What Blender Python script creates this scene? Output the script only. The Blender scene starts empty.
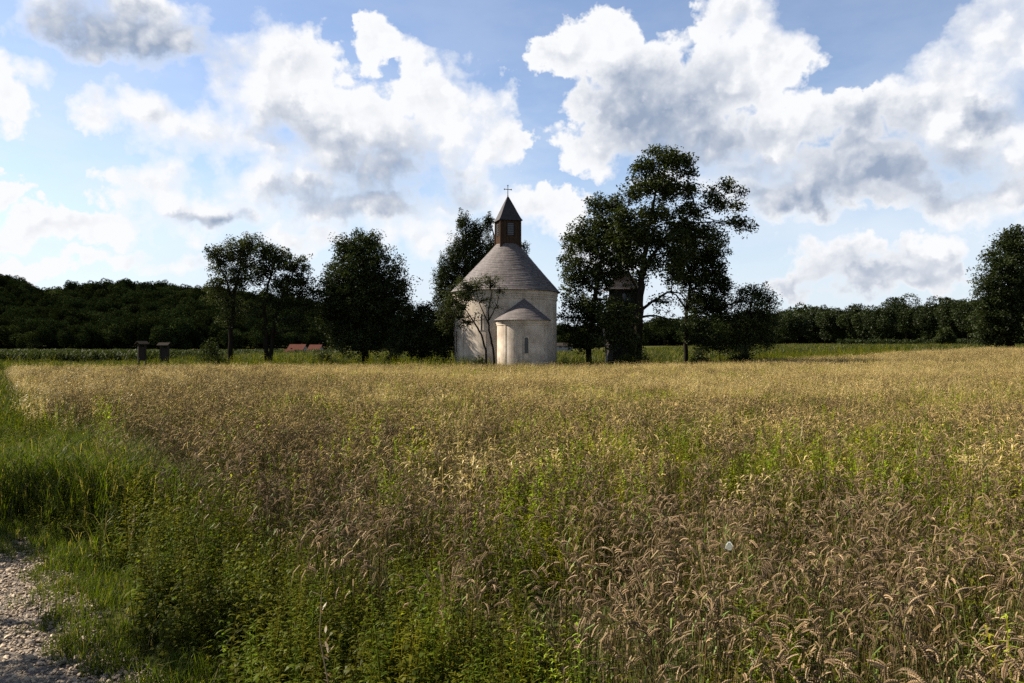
import bpy, math, random
import numpy as np
from mathutils import Vector

R = math.radians
rng = np.random.default_rng(7)
random.seed(7)
scene = bpy.context.scene
COL = scene.collection

# ------------------------------------------------------------------ camera
CAM_Z = 2.1
F = 1024 * 28 / 36.0          # focal length in pixels
HOR = 347.0                   # image row of the horizon
cam_d = bpy.data.cameras.new("camera")
cam_d.lens = 28
cam_d.sensor_width = 36
cam_d.clip_start = 0.05
cam_d.clip_end = 9000
cam = bpy.data.objects.new("camera", cam_d)
COL.objects.link(cam)
cam.location = (0, 0, CAM_Z)
cam.rotation_euler = (R(90) + math.atan((HOR - 341.5) / F), 0, 0)
scene.camera = cam

# ------------------------------------------------------------------ light
SUN_EL = R(40)
SUN_AZ = R(16)     # behind the line of trees, on the left
SUN_DIR = Vector((-math.cos(SUN_AZ) * math.cos(SUN_EL), math.sin(SUN_AZ) * math.cos(SUN_EL), math.sin(SUN_EL)))
sun_d = bpy.data.lights.new("sun", 'SUN')
sun_d.energy = 5.0
sun_d.angle = R(0.53)
sun_d.color = (1.0, 0.93, 0.82)
sun = bpy.data.objects.new("sun", sun_d)
COL.objects.link(sun)
sun.location = (-60, 20, 60)
sun.rotation_euler = SUN_DIR.to_track_quat('Z', 'Y').to_euler()

scene.view_settings.view_transform = 'Standard'
scene.view_settings.look = 'None'
scene.view_settings.exposure = 1.45
scene.view_settings.gamma = 1.0
scene.render.engine = 'CYCLES'
scene.cycles.max_bounces = 5
scene.cycles.diffuse_bounces = 3
scene.cycles.glossy_bounces = 1
scene.cycles.transmission_bounces = 2
scene.cycles.caustics_reflective = False
scene.cycles.caustics_refractive = False
scene.cycles.use_denoising = False

# ------------------------------------------------------------------ sky
world = bpy.data.worlds.new("World")
scene.world = world
world.use_nodes = True
SKY_STR = 0.055


def build_sky():
    nt = world.node_tree
    N, L = nt.nodes, nt.links
    N.clear()

    def node(t, **kw):
        n = N.new(t)
        for k, v in kw.items():
            setattr(n, k, v)
        return n

    def setin(n, i, v):
        if hasattr(v, 'links') or isinstance(v, bpy.types.NodeSocket):
            L.new(v, n.inputs[i])
        else:
            n.inputs[i].default_value = v

    def M(op, a, b=None, c=None, clamp=False):
        n = node('ShaderNodeMath', operation=op, use_clamp=clamp)
        setin(n, 0, a)
        if b is not None:
            setin(n, 1, b)
        if c is not None:
            setin(n, 2, c)
        return n.outputs[0]

    def V(op, a, b=None, c=None, out=0):
        n = node('ShaderNodeVectorMath', operation=op)
        setin(n, 0, a)
        if b is not None:
            setin(n, 1, b)
        if c is not None:
            setin(n, 2, c)
        return n.outputs['Value'] if out else n.outputs[0]

    def SS(x, lo, hi, a=0.0, b=1.0):
        n = node('ShaderNodeMapRange', interpolation_type='SMOOTHSTEP')
        setin(n, 0, x)
        for i, v in zip((1, 2, 3, 4), (lo, hi, a, b)):
            n.inputs[i].default_value = v
        return n.outputs[0]

    def noise(vec, scale, detail, rough=0.55, color=False, dist=0.0):
        n = node('ShaderNodeTexNoise', noise_dimensions='2D')
        L.new(vec, n.inputs['Vector'])
        n.inputs['Scale'].default_value = scale
        n.inputs['Detail'].default_value = detail
        n.inputs['Roughness'].default_value = rough
        n.inputs['Distortion'].default_value = dist
        return n.outputs['Color' if color else 'Fac']

    def voro(vec, scale, detail):
        n = node('ShaderNodeTexVoronoi', voronoi_dimensions='2D', feature='F1')
        L.new(vec, n.inputs['Vector'])
        n.inputs['Scale'].default_value = scale
        n.inputs['Detail'].default_value = detail
        n.inputs['Roughness'].default_value = 0.5
        return n.outputs['Distance']

    def mixc(f, a, b):
        n = node('ShaderNodeMix', data_type='RGBA')
        setin(n, 0, f)
        setin(n, 6, a)
        setin(n, 7, b)
        return n.outputs[2]

    tc = node('ShaderNodeTexCoord')
    sep = node('ShaderNodeSeparateXYZ')
    L.new(tc.outputs['Generated'], sep.inputs[0])
    X, Y, Z = sep.outputs
    u = M('ARCTAN2', X, Y)
    hyp = M('SQRT', M('MULTIPLY_ADD', X, X, M('MULTIPLY', Y, Y)))
    v = M('DIVIDE', Z, M('MAXIMUM', hyp, 0.02))
    cmb = node('ShaderNodeCombineXYZ')
    L.new(u, cmb.inputs[0])
    L.new(v, cmb.inputs[1])
    p = cmb.outputs[0]

    def to_uv(px, py):
        uu = math.atan((px - 512) / F)
        return uu, (HOR - py) / F * math.cos(uu)

    # domain warp
    n1 = V('SUBTRACT', noise(p, 7.0, 1, 0.5, True), (0.5, 0.5, 0.5))
    n2 = V('SUBTRACT', noise(p, 24.0, 4, 0.62, True), (0.5, 0.5, 0.5))
    pw = V('MULTIPLY_ADD', n1, (0.075, 0.06, 0), p)
    pw = V('MULTIPLY_ADD', n2, (0.062, 0.055, 0), pw)

    def field(blobs, k, src):
        cur = None
        for b in blobs:
            cx, cy, rx, ry = b[:4]
            s = b[4] if len(b) > 4 else 1.0
            cu, cv = to_uv(cx, cy)
            ru, rv = rx / F, ry / F
            q = V('MULTIPLY_ADD', src, (1 / ru, 1 / rv, 0), (-cu / ru, -cv / rv, 0))
            d = V('DOT_PRODUCT', q, q, out=1)
            if s != 1.0:
                d = M('ADD', d, 1 - s)
            cur = d if cur is None else M('SMOOTH_MIN', cur, d, k)
        return M('SUBTRACT', 1.0, cur)

    BLOBS = [
        # top-left grey cloud
        (125, 24, 84, 44), (62, 8, 46, 26), (180, 40, 40, 26),
        # broad white cloud left of centre
        (280, 85, 78, 58), (210, 130, 92, 38), (150, 118, 46, 26), (100, 112, 27, 22), (340, 150, 90, 72),
        (435, 112, 88, 62), (300, 195, 80, 36), (390, 215, 85, 28), (500, 140, 28, 34), (365, 40, 42, 24),
        # lower left
        (145, 188, 44, 30), (205, 216, 60, 22), (115, 225, 55, 18), (50, 226, 46, 20), (5, 190, 26, 14), (10, 243, 55, 12, .7),
        # tall cloud right of centre
        (590, 40, 42, 46), (556, 60, 36, 30), (625, 88, 70, 58), (700, 122, 78, 48), (580, 138, 44, 38), (745, 58, 62, 66),
        (725, 22, 40, 34), (775, 140, 70, 60),
        # right cloud bank
        (862, 102, 42, 22), (915, 112, 70, 40), (965, 66, 50, 48), (1012, 40, 50, 52), (1000, 118, 60, 50), (865, 165, 95, 40),
        (955, 196, 75, 28), (815, 198, 95, 34), (1015, 182, 30, 26), (1100, 90, 90, 80),
        # behind the church and low right
        (545, 212, 62, 26), (470, 190, 40, 26), (830, 262, 62, 26, .6), (916, 254, 28, 20), (796, 274, 20, 16, .9), (946, 276, 15, 11, .8),
        (880, 280, 80, 20, .75), (440, 240, 80, 26, .9), (300, 245, 80, 16, .8), (180, 262, 90, 12, .7), (600, 250, 60, 20, .8), (690, 190, 60, 30, .9), (30, 262, 50, 10, .7), 
        # beyond the frame on both sides
        (-140, 60, 130, 60), (-220, 210, 150, 40), (-500, 90, 160, 70), (1300, 190, 160, 50), (1500, 40, 180, 90),
    ]
    DARK = [
        (128, 40, 70, 30), (70, 30, 40, 18),
        (388, 172, 56, 40, .9), (430, 196, 50, 14, .6), (345, 205, 64, 20, .8), (300, 130, 40, 24, .5),
        (205, 222, 40, 10, .3),
        (655, 112, 74, 44), (712, 140, 62, 26), (610, 100, 36, 28),
        (905, 178, 95, 26), (865, 138, 52, 30), (830, 205, 70, 16), (965, 170, 40, 18), (770, 175, 40, 14, .8),
        (860, 280, 74, 20, .8), (1010, 100, 30, 14, .7),
    ]
    cov = field(BLOBS, 0.5, pw)
    drk = field(DARK, 0.6, pw)
    # lumpy billows: rounded cells at two sizes, on top of a fine turbulence
    pb = V('MULTIPLY_ADD', n2, (0.022, 0.022, 0), p)
    f1 = noise(p, 15.0, 6, 0.55)
    vor = voro(pb, 21.0, 2.5)
    puff = M('SUBTRACT', 0.42, vor)
    cl = M('MAXIMUM', cov, -1.2)
    dens = M('MULTIPLY_ADD', M('SUBTRACT', f1, 0.5), 1.7, M('MULTIPLY_ADD', puff, 0.75, M('ADD', cl, 0.14)))
    soft = SS(noise(p, 4.0, 1, 0.5), 0.40, 0.62, 0.3, 1.0)
    alpha = M('SMOOTH_MIN', 1.0, M('DIVIDE', M('ADD', dens, 0.12), soft), 0.25, clamp=True)
    # sun side of each billow against its far side
    off = (-0.011, 0.010, 0)
    f2 = noise(V('ADD', p, off), 15.0, 5, 0.55)
    vor2 = voro(V('ADD', pb, off), 21.0, 2.5)
    relief = M('ADD', M('MULTIPLY', M('SUBTRACT', f1, f2), 2.4), M('MULTIPLY', M('SUBTRACT', vor2, vor), 0.95))
    thick = SS(dens, 0.2, 1.2)
    dk = M('MULTIPLY_ADD', M('SUBTRACT', f1, 0.5), 0.7, M('MULTIPLY_ADD', puff, -0.35, drk))
    shade = M('MULTIPLY', SS(dk, -1.45, 1.9), SS(dens, -0.1, 0.8, 0.25, 1.0))
    shade = M('ADD', shade, M('MULTIPLY', M('SUBTRACT', 0.16, relief), M('MULTIPLY', thick, 0.62)), clamp=True)
    k = 2 ** -scene.view_settings.exposure / SKY_STR
    lit = (0.97 * k, 0.98 * k, 1.0 * k, 1)
    grey = (0.335 * k, 0.41 * k, 0.545 * k, 1)
    ccol = mixc(shade, lit, grey)
    sky = node('ShaderNodeTexSky', sky_type='NISHITA')
    sky.sun_disc = False
    sky.sun_elevation = SUN_EL
    sky.sun_rotation = math.atan2(SUN_DIR.x, SUN_DIR.y)
    sky.altitude = 200
    sky.air_density = 1.0
    sky.dust_density = 0.6
    sky.ozone_density = 1.0
    # thin veil of high cloud, thicker towards the horizon
    veil_n = noise(V('MULTIPLY', p, (1.0, 2.2, 0)), 5.0, 5, 0.6)
    veil = M('MULTIPLY', SS(veil_n, 0.25, 0.75), SS(v, 0.40, 0.02, 0.14, 0.75))
    base = mixc(veil, V('MULTIPLY', sky.outputs[0], (1.12, 1.08, 1.12)), (0.86 * k, 0.92 * k, 1.0 * k, 1))
    base = mixc(SS(v, 0.26, -0.02, 0.0, 0.85), base, (0.74 * k, 0.85 * k, 0.97 * k, 1))
    out = mixc(alpha, base, ccol)
    bg = node('ShaderNodeBackground')
    L.new(out, bg.inputs[0])
    bg.inputs[1].default_value = SKY_STR
    wo = node('ShaderNodeOutputWorld')
    L.new(bg.outputs[0], wo.inputs[0])


build_sky()
world.cycles.sampling_method = 'MANUAL'
world.cycles.sample_map_resolution = 512

# ------------------------------------------------------------------ helpers


def ss(a, b, x):
    t = np.clip((np.asarray(x, float) - a) / (b - a), 0, 1)
    return t * t * (3 - 2 * t)


RIDGE_X = [-900, -300, -60, 0, 20, 36, 60, 120, 170, 215, 300, 420, 560, 660, 720, 790, 860, 905, 970, 1040, 1300, 1900]
RIDGE_Y = [262, 268, 270, 275, 281, 289, 287, 284, 286, 292, 305, 322, 332, 326, 330, 324, 317, 311, 301, 295, 288, 292]


def height(x, y):
    """ground height; the field lifts gently on the right, wooded hills stand far behind"""
    x = np.asarray(x, float)
    y = np.asarray(y, float)
    h = 1.2 * ss(6, 52, x) * ss(30, 88, y) + 1.0 * ss(0, 80, x) * ss(90, 260, y)
    h = h - 3.4 * np.exp(-((x + 74) / 34) ** 2 - ((y - 268) / 50) ** 2)
    h = h + 0.03 * np.sin(x * 0.9 + 1.3) * np.sin(y * 0.7) * ss(12, 20, y)
    yy = np.maximum(y, 1.0)
    px = 512 + F * x / yy
    top = (HOR - np.interp(px, RIDGE_X, RIDGE_Y)) / F * 700 + CAM_Z - 13
    w = ss(330, 720, y)
    und = 5 * np.sin(x * 0.017 + y * 0.008) + 4 * np.sin(x * 0.031 - y * 0.021 + 1)
    return h * (1 - w) + w * (np.maximum(top, 0) + und * ss(350, 500, y) * (1 - ss(560, 720, y)))


def wpt(px, py, d):
    return np.array([(px - 512) / F * d, d, CAM_Z + (HOR - py) / F * d])


def link(o, parent=None):
    COL.objects.link(o)
    if parent is not None:
        o.parent = parent
    return o


def mesh_np(name, verts, faces_list, cols=None, mat=None, smooth=False):
    """faces_list: list of (n,k) int arrays; cols: (nverts,3)"""
    me = bpy.data.meshes.new(name)
    verts = np.asarray(verts, np.float32)
    me.vertices.add(len(verts))
    me.vertices.foreach_set("co", verts.ravel())
    loops = np.concatenate([np.asarray(f, np.int32).ravel() for f in faces_list])
    sizes = np.concatenate([np.full(len(f), np.asarray(f).shape[1], np.int32) for f in faces_list])
    starts = np.concatenate([[0], np.cumsum(sizes)[:-1]]).astype(np.int32)
    me.loops.add(len(loops))
    me.loops.foreach_set("vertex_index", loops)
    me.polygons.add(len(sizes))
    me.polygons.foreach_set("loop_start", starts)
    me.polygons.foreach_set("use_smooth", np.full(len(sizes), bool(smooth)))
    me.update(calc_edges=True)
    if cols is not None:
        a = me.attributes.new("col", 'FLOAT_COLOR', 'POINT')
        c = np.ones((len(verts), 4), np.float32)
        c[:, :3] = cols
        a.data.foreach_set("color", c.ravel())
    if mat is not None:
        me.materials.append(mat)
    return me


class Buf:
    """collects vertices, faces and a colour per vertex"""

    def __init__(self):
        self.v, self.f, self.c, self.n = [], {}, [], 0

    def add(self, v, faces, col=(0.5, 0.5, 0.5)):
        v = np.asarray(v, float)
        for f in faces:
            f = np.asarray(f)
            if f.size:
                self.f.setdefault(f.shape[1], []).append(f + self.n)
        self.v.append(v)
        c = np.asarray(col, float)
        self.c.append(np.broadcast_to(c, (len(v), 3)) if c.ndim == 1 else c)
        self.n += len(v)

    def tube(self, pts, rad, n=5, col=(0.5, 0.5, 0.5), cap=True):
        pts = np.asarray(pts, float)
        m = len(pts)
        rad = np.broadcast_to(np.asarray(rad, float), (m,))
        t = np.gradient(pts, axis=0)
        t /= np.linalg.norm(t, axis=1, keepdims=True) + 1e-9
        ref = np.array([0.31, 0.95, 0.05]) if abs(t[0][2]) > 0.8 else np.array([0.05, 0.02, 1.0])
        a = np.cross(t, ref)
        a /= np.linalg.norm(a, axis=1, keepdims=True) + 1e-9
        b = np.cross(t, a)
        ang = np.arange(n) * 2 * math.pi / n
        v = pts[:, None, :] + rad[:, None, None] * (np.cos(ang)[None, :, None] * a[:, None, :] + np.sin(ang)[None, :, None] * b[:, None, :])
        v = v.reshape(-1, 3)
        i = np.arange(m - 1)[:, None] * n
        j = np.arange(n)[None, :]
        k = (j + 1) % n
        q = np.stack([i + j, i + k, i + n + k, i + n + j], -1).reshape(-1, 4)
        fs = [q]
        if cap:
            fs.append(np.arange((m - 1) * n, m * n)[None, :])
            fs.append(np.arange(n)[::-1][None, :])
        self.add(v, fs, col)

    def box(self, c, s, col=(0.5, 0.5, 0.5), rot=0.0):
        s = np.asarray(s) / 2
        v = np.array([[x, y, z] for z in (-1, 1) for y in (-1, 1) for x in (-1, 1)], float) * s
        if rot:
            cs, sn = math.cos(rot), math.sin(rot)
            v = np.stack([v[:, 0] * cs - v[:, 1] * sn, v[:, 0] * sn + v[:, 1] * cs, v[:, 2]], 1)
        f = np.array([[0, 2, 3, 1], [4, 5, 7, 6], [0, 1, 5, 4], [2, 6, 7, 3], [0, 4, 6, 2], [1, 3, 7, 5]])
        self.add(v + np.asarray(c), [f], col)

    def ribbon(self, pts, wid, side, col):
        pts = np.asarray(pts, float)
        side = np.asarray(side, float)
        w = np.asarray(wid, float)[:, None] / 2
        v = np.concatenate([pts - side * w, pts + side * w])
        m = len(pts)
        i = np.arange(m - 1)
        self.add(v, [np.stack([i, i + 1, i + 1 + m, i + m], 1)], col)

    def mesh(self, name, mat=None, smooth=False):
        return mesh_np(name, np.concatenate(self.v), [np.concatenate(x) for x in self.f.values()], np.concatenate(self.c), mat, smooth)

    def obj(self, name, mat, parent=None, smooth=False):
        return link(bpy.data.objects.new(name, self.mesh(name, mat, smooth)), parent)


def tag(o, label=None, cat=None, group=None, kind=None):
    if label:
        o['label'] = label
    if cat:
        o['category'] = cat
    if group:
        o['group'] = group
    if kind:
        o['kind'] = kind
    return o


def empty(name, loc, label, cat, group=None, rz=0.0):
    o = bpy.data.objects.new(name, None)
    COL.objects.link(o)
    o.location = loc
    o.rotation_euler = (0, 0, rz)
    o.empty_display_size = 0.3
    return tag(o, label, cat, group)


# ------------------------------------------------------------------ materials
def new_mat(name):
    m = bpy.data.materials.new(name)
    m.use_nodes = True
    m.node_tree.nodes.clear()
    return m, m.node_tree.nodes, m.node_tree.links


def out_node(N, L, sh, disp=None):
    o = N.new('ShaderNodeOutputMaterial')
    L.new(sh, o.inputs['Surface'])


def leaf_mat(name, trans=0.35, gloss=0.04, rough=0.5, vary=0.35, thru=(1.25, 1.35, 0.6)):
    m, N, L = new_mat(name)
    a = N.new('ShaderNodeAttribute')
    a.attribute_name = 'col'
    oi = N.new('ShaderNodeObjectInfo')
    mr = N.new('ShaderNodeMapRange')
    L.new(oi.outputs['Random'], mr.inputs[0])
    mr.inputs[3].default_value = 1 - vary
    mr.inputs[4].default_value = 1 + vary
    mul = N.new('ShaderNodeVectorMath')
    mul.operation = 'SCALE'
    L.new(a.outputs['Color'], mul.inputs[0])
    L.new(mr.outputs[0], mul.inputs['Scale'])
    d = N.new('ShaderNodeBsdfDiffuse')
    L.new(mul.outputs[0], d.inputs[0])
    t = N.new('ShaderNodeBsdfTranslucent')
    tint = N.new('ShaderNodeVectorMath')
    tint.operation = 'MULTIPLY'
    tint.inputs[1].default_value = thru
    L.new(mul.outputs[0], tint.inputs[0])
    L.new(tint.outputs[0], t.inputs[0])
    mx = N.new('ShaderNodeMixShader')
    mx.inputs[0].default_value = trans
    L.new(d.outputs[0], mx.inputs[1])
    L.new(t.outputs[0], mx.inputs[2])
    sh = mx.outputs[0]
    if gloss > 0:
        g = N.new('ShaderNodeBsdfGlossy')
        g.inputs['Roughness'].default_value = rough
        g.inputs['Color'].default_value = (0.8, 0.8, 0.75, 1)
        m2 = N.new('ShaderNodeMixShader')
        m2.inputs[0].default_value = gloss
        L.new(sh, m2.inputs[1])
        L.new(g.outputs[0], m2.inputs[2])
        sh = m2.outputs[0]
    out_node(N, L, sh)
    return m


def rough_mat(name, c1, c2, scale=3.0, rough=0.9, bump=0.3, stretch=(1, 1, 1), detail=6, bscale=None, dist=0.03, spec=0.2):
    m, N, L = new_mat(name)
    tc = N.new('ShaderNodeTexCoord')
    mp = N.new('ShaderNodeMapping')
    mp.inputs['Scale'].default_value = stretch
    L.new(tc.outputs['Object'], mp.inputs[0])
    n = N.new('ShaderNodeTexNoise')
    n.inputs['Scale'].default_value = scale
    n.inputs['Detail'].default_value = detail
    n.inputs['Roughness'].default_value = 0.65
    L.new(mp.outputs[0], n.inputs['Vector'])
    cr = N.new('ShaderNodeValToRGB')
    cr.color_ramp.elements[0].position = 0.3
    cr.color_ramp.elements[1].position = 0.7
    cr.color_ramp.elements[0].color = (*c1, 1)
    cr.color_ramp.elements[1].color = (*c2, 1)
    L.new(n.outputs['Fac'], cr.inputs[0])
    b = N.new('ShaderNodeBsdfPrincipled')
    b.inputs['Roughness'].default_value = rough
    b.inputs['Specular IOR Level'].default_value = spec
    L.new(cr.outputs[0], b.inputs['Base Color'])
    if bump:
        n2 = N.new('ShaderNodeTexNoise')
        n2.inputs['Scale'].default_value = bscale or scale * 4
        n2.inputs['Detail'].default_value = 5
        L.new(mp.outputs[0], n2.inputs['Vector'])
        bp = N.new('ShaderNodeBump')
        bp.inputs['Strength'].default_value = bump
        bp.inputs['Distance'].default_value = dist
        L.new(n2.outputs['Fac'], bp.inputs['Height'])
        L.new(bp.outputs[0], b.inputs['Normal'])
    out_node(N, L, b.outputs[0])
    return m


MAT_LEAF = leaf_mat('tree_leaves', 0.22, 0.012, 0.5, 0.0)
MAT_FOREST = leaf_mat('forest_leaves', 0.08, 0.0, 0.5, 0.45)
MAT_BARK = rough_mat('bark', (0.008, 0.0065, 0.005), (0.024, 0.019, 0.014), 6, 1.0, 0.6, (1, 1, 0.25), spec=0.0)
MAT_WHEAT = leaf_mat('ripe_wheat', 0.15, 0.012, 0.5, 0.35)
MAT_STRAW = leaf_mat('straw_grass', 0.3, 0.04, 0.5, 0.25, (1.15, 1.08, 0.75))
MAT_WEED = leaf_mat('green_weeds', 0.45, 0.008, 0.5, 0.35, (1.75, 1.9, 0.6))
MAT_GRASS = leaf_mat('verge_grass', 0.4, 0.012, 0.5, 0.35, (1.6, 1.7, 0.6))
MAT_CORN = leaf_mat('maize', 0.25, 0.01, 0.5, 0.25)
MAT_STONE = leaf_mat('gravel_stone', 0.0, 0.03, 0.6, 0.35)


# ------------------------------------------------------------------ ground
def wheat_edge_x(y):
    """left edge of the wheat at distance y"""
    return np.interp(y, [2.0, 3.1, 4.1, 5.7, 9.2, 17, 27, 50, 70], [1.9, 0.7, -0.7, -1.7, -4.2, -9.6, -16.2, -31.0, -44.0])


def wheat_far_y(x):
    return np.interp(x, [-50, -34, -20, 0, 12, 30, 50, 70], [52, 54, 57, 58.5, 60, 72, 84, 90])


def path_edge_x(y):
    return np.interp(y, [-3, 2.5, 3.8, 4.97, 5.6, 6.6, 7.6, 8.7, 11, 14, 20], [0.4, -1.45, -1.85, -2.25, -3.0, -3.58, -4.32, -5.45, -8.9, -13.1, -20.2])


def grid_axis(lo, hi, n, fine):
    a = np.linspace(-1, 1, n)
    s = np.sinh(a * fine) / math.sinh(fine)
    return np.where(s < 0, -s * lo, s * hi)


def build_ground():
    xs = grid_axis(-2600, 2600, 241, 6.5)
    ys = np.concatenate([np.linspace(-60, 0, 13)[:-1], np.linspace(0, 120, 121)[:-1], np.linspace(120, 900, 105)[:-1], np.linspace(900, 4000, 20)])
    X, Y = np.meshgrid(xs, ys)
    Zh = height(X, np.minimum(Y, 1200))
    v = np.stack([X, Y, Zh], -1).reshape(-1, 3)
    nx = len(xs)
    i, j = np.meshgrid(np.arange(len(ys) - 1), np.arange(nx - 1), indexing='ij')
    q = np.stack([i * nx + j, i * nx + j + 1, (i + 1) * nx + j + 1, (i + 1) * nx + j], -1).reshape(-1, 4)
    m, N, L = new_mat('soil_and_turf')
    tc = N.new('ShaderNodeTexCoord')
    n1 = N.new('ShaderNodeTexNoise')
    n1.inputs['Scale'].default_value = 0.35
    n1.inputs['Detail'].default_value = 8
    n1.inputs['Roughness'].default_value = 0.7
    L.new(tc.outputs['Object'], n1.inputs['Vector'])
    cr = N.new('ShaderNodeValToRGB')
    e = cr.color_ramp.elements
    e[0].position, e[0].color = 0.3, (0.03, 0.036, 0.009, 1)
    e[1].position, e[1].color = 0.72, (0.08, 0.062, 0.03, 1)
    e.new(0.5).color = (0.05, 0.052, 0.016, 1)
    L.new(n1.outputs['Fac'], cr.inputs[0])
    n2 = N.new('ShaderNodeTexNoise')
    n2.inputs['Scale'].default_value = 22
    n2.inputs['Detail'].default_value = 5
    L.new(tc.outputs['Object'], n2.inputs['Vector'])
    bp = N.new('ShaderNodeBump')
    bp.inputs['Strength'].default_value = 0.8
    bp.inputs['Distance'].default_value = 0.05
    L.new(n2.outputs['Fac'], bp.inputs['Height'])
    b = N.new('ShaderNodeBsdfDiffuse')
    L.new(cr.outputs[0], b.inputs[0])
    L.new(bp.outputs[0], b.inputs['Normal'])
    out_node(N, L, b.outputs[0])
    me = mesh_np('ground', v, [q], None, m, True)
    return tag(link(bpy.data.objects.new('ground', me)), 'soil and rough turf of the flat fields with wooded hills behind', 'ground', None, 'structure')


build_ground()


def build_path():
    ys = np.concatenate([np.linspace(-3, 12, 76), np.linspace(12.5, 20, 12)])
    nc = 9
    rows = []
    for y in ys:
        e = float(path_edge_x(y)) + 0.07 * math.sin(y * 5.1) + 0.05 * math.sin(y * 11.7 + 1)
        wd = 3.1
        for k in range(nc):
            t = k / (nc - 1)
            rows.append((e - wd * t, y, 0.006 + 0.03 * math.sin(math.pi * t)))
    v = np.array(rows)
    i, j = np.meshgrid(np.arange(len(ys) - 1), np.arange(nc - 1), indexing='ij')
    q = np.stack([i * nc + j + 1, i * nc + j, (i + 1) * nc + j, (i + 1) * nc + j + 1], -1).reshape(-1, 4)
    m = rough_mat('gravel', (0.07, 0.055, 0.04), (0.20, 0.16, 0.12), 9, 0.95, 1.0, bscale=40, dist=0.04)
    me = mesh_np('gravel_path', v, [q], None, m, True)
    tag(link(bpy.data.objects.new('gravel_path', me)), 'pale gravel path curving off along the grass verge', 'path', None, 'structure')


build_path()


# ------------------------------------------------------------------ scattering (grass-like stuff only)
def scatter(name, label, cat, protos, pts, rot, scl, idx):
    """one object whose points carry copies of the proto meshes"""
    me = bpy.data.meshes.new(name)
    n = len(pts)
    me.vertices.add(n)
    me.vertices.foreach_set("co", np.asarray(pts, np.float32).ravel())
    for nm, ty, dat, key in (('rot', 'FLOAT_VECTOR', rot, 'vector'), ('scl', 'FLOAT', scl, 'value'), ('idx', 'INT', idx, 'value')):
        a = me.attributes.new(nm, ty, 'POINT')
        a.data.foreach_set(key, np.asarray(dat, np.int32 if ty == 'INT' else np.float32).ravel())
    o = link(bpy.data.objects.new(name, me))
    tag(o, label, cat, None, 'stuff')
    c = bpy.data.collections.new(name + '_kinds')
    for k, pm in enumerate(protos):
        c.objects.link(bpy.data.objects.new(f'{name}_kind_{k:02d}', pm))
    ng = bpy.data.node_groups.new(name + '_scatter', 'GeometryNodeTree')
    ng.interface.new_socket('Geometry', in_out='INPUT', socket_type='NodeSocketGeometry')
    ng.interface.new_socket('Geometry', in_out='OUTPUT', socket_type='NodeSocketGeometry')
    N, L = ng.nodes, ng.links
    gi, go = N.new('NodeGroupInput'), N.new('NodeGroupOutput')
    ci = N.new('GeometryNodeCollectionInfo')
    ci.inputs['Collection'].default_value = c
    ci.inputs['Separate Children'].default_value = True
    ci.inputs['Reset Children'].default_value = True
    ip = N.new('GeometryNodeInstanceOnPoints')
    L.new(gi.outputs[0], ip.inputs['Points'])
    L.new(ci.outputs[0], ip.inputs['Instance'])
    ip.inputs['Pick Instance'].default_value = True
    for nm, ty, sock in (('rot', 'FLOAT_VECTOR', 'Rotation'), ('scl', 'FLOAT', 'Scale'), ('idx', 'INT', 'Instance Index')):
        na = N.new('GeometryNodeInputNamedAttribute')
        na.data_type = ty
        na.inputs['Name'].default_value = nm
        L.new([s for s in na.outputs if s.enabled and s.name == 'Attribute'][0], ip.inputs[sock])
    L.new(ip.outputs[0], go.inputs[0])
    md = o.modifiers.new('scatter', 'NODES')
    md.node_group = ng
    return o


def vnoise(x, y, seed=0):
    """smooth value noise 0..1"""
    g = np.random.default_rng(seed).random((64, 64))
    xi, yi = np.floor(x).astype(int), np.floor(y).astype(int)
    fx, fy = x - xi, y - yi
    fx, fy = fx * fx * (3 - 2 * fx), fy * fy * (3 - 2 * fy)
    a, b = g[xi % 64, yi % 64], g[(xi + 1) % 64, yi % 64]
    c, d = g[xi % 64, (yi + 1) % 64], g[(xi + 1) % 64, (yi + 1) % 64]
    return (a * (1 - fx) + b * fx) * (1 - fy) + (c * (1 - fx) + d * fx) * fy


def fbm(x, y, s, seed=0):
    return (vnoise(x / s, y / s, seed) * 0.55 + vnoise(x / s * 2.1, y / s * 2.1, seed + 1) * 0.28 + vnoise(x / s * 4.3, y / s * 4.3, seed + 2) * 0.17)


def in_view(x, y, margin=1.5):
    return np.abs(x) < 0.66 * y + margin


def strew(y0, y1, dens, margin=1.5, xlim=None):
    """random points in the wedge the photo shows; dens in clumps per square metre"""
    W = 0.66 * y1 + margin
    n = int(dens * (y1 - y0) * 2 * W)
    y = rng.uniform(y0, y1, n)
    x = rng.uniform(-W, W, n)
    k = in_view(x, y, margin)
    return x[k], y[k]


def rots(n, tilt=0.12):
    return np.stack([rng.normal(0, tilt, n), rng.normal(0, tilt, n), rng.uniform(0, 2 * math.pi, n)], 1)


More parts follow.
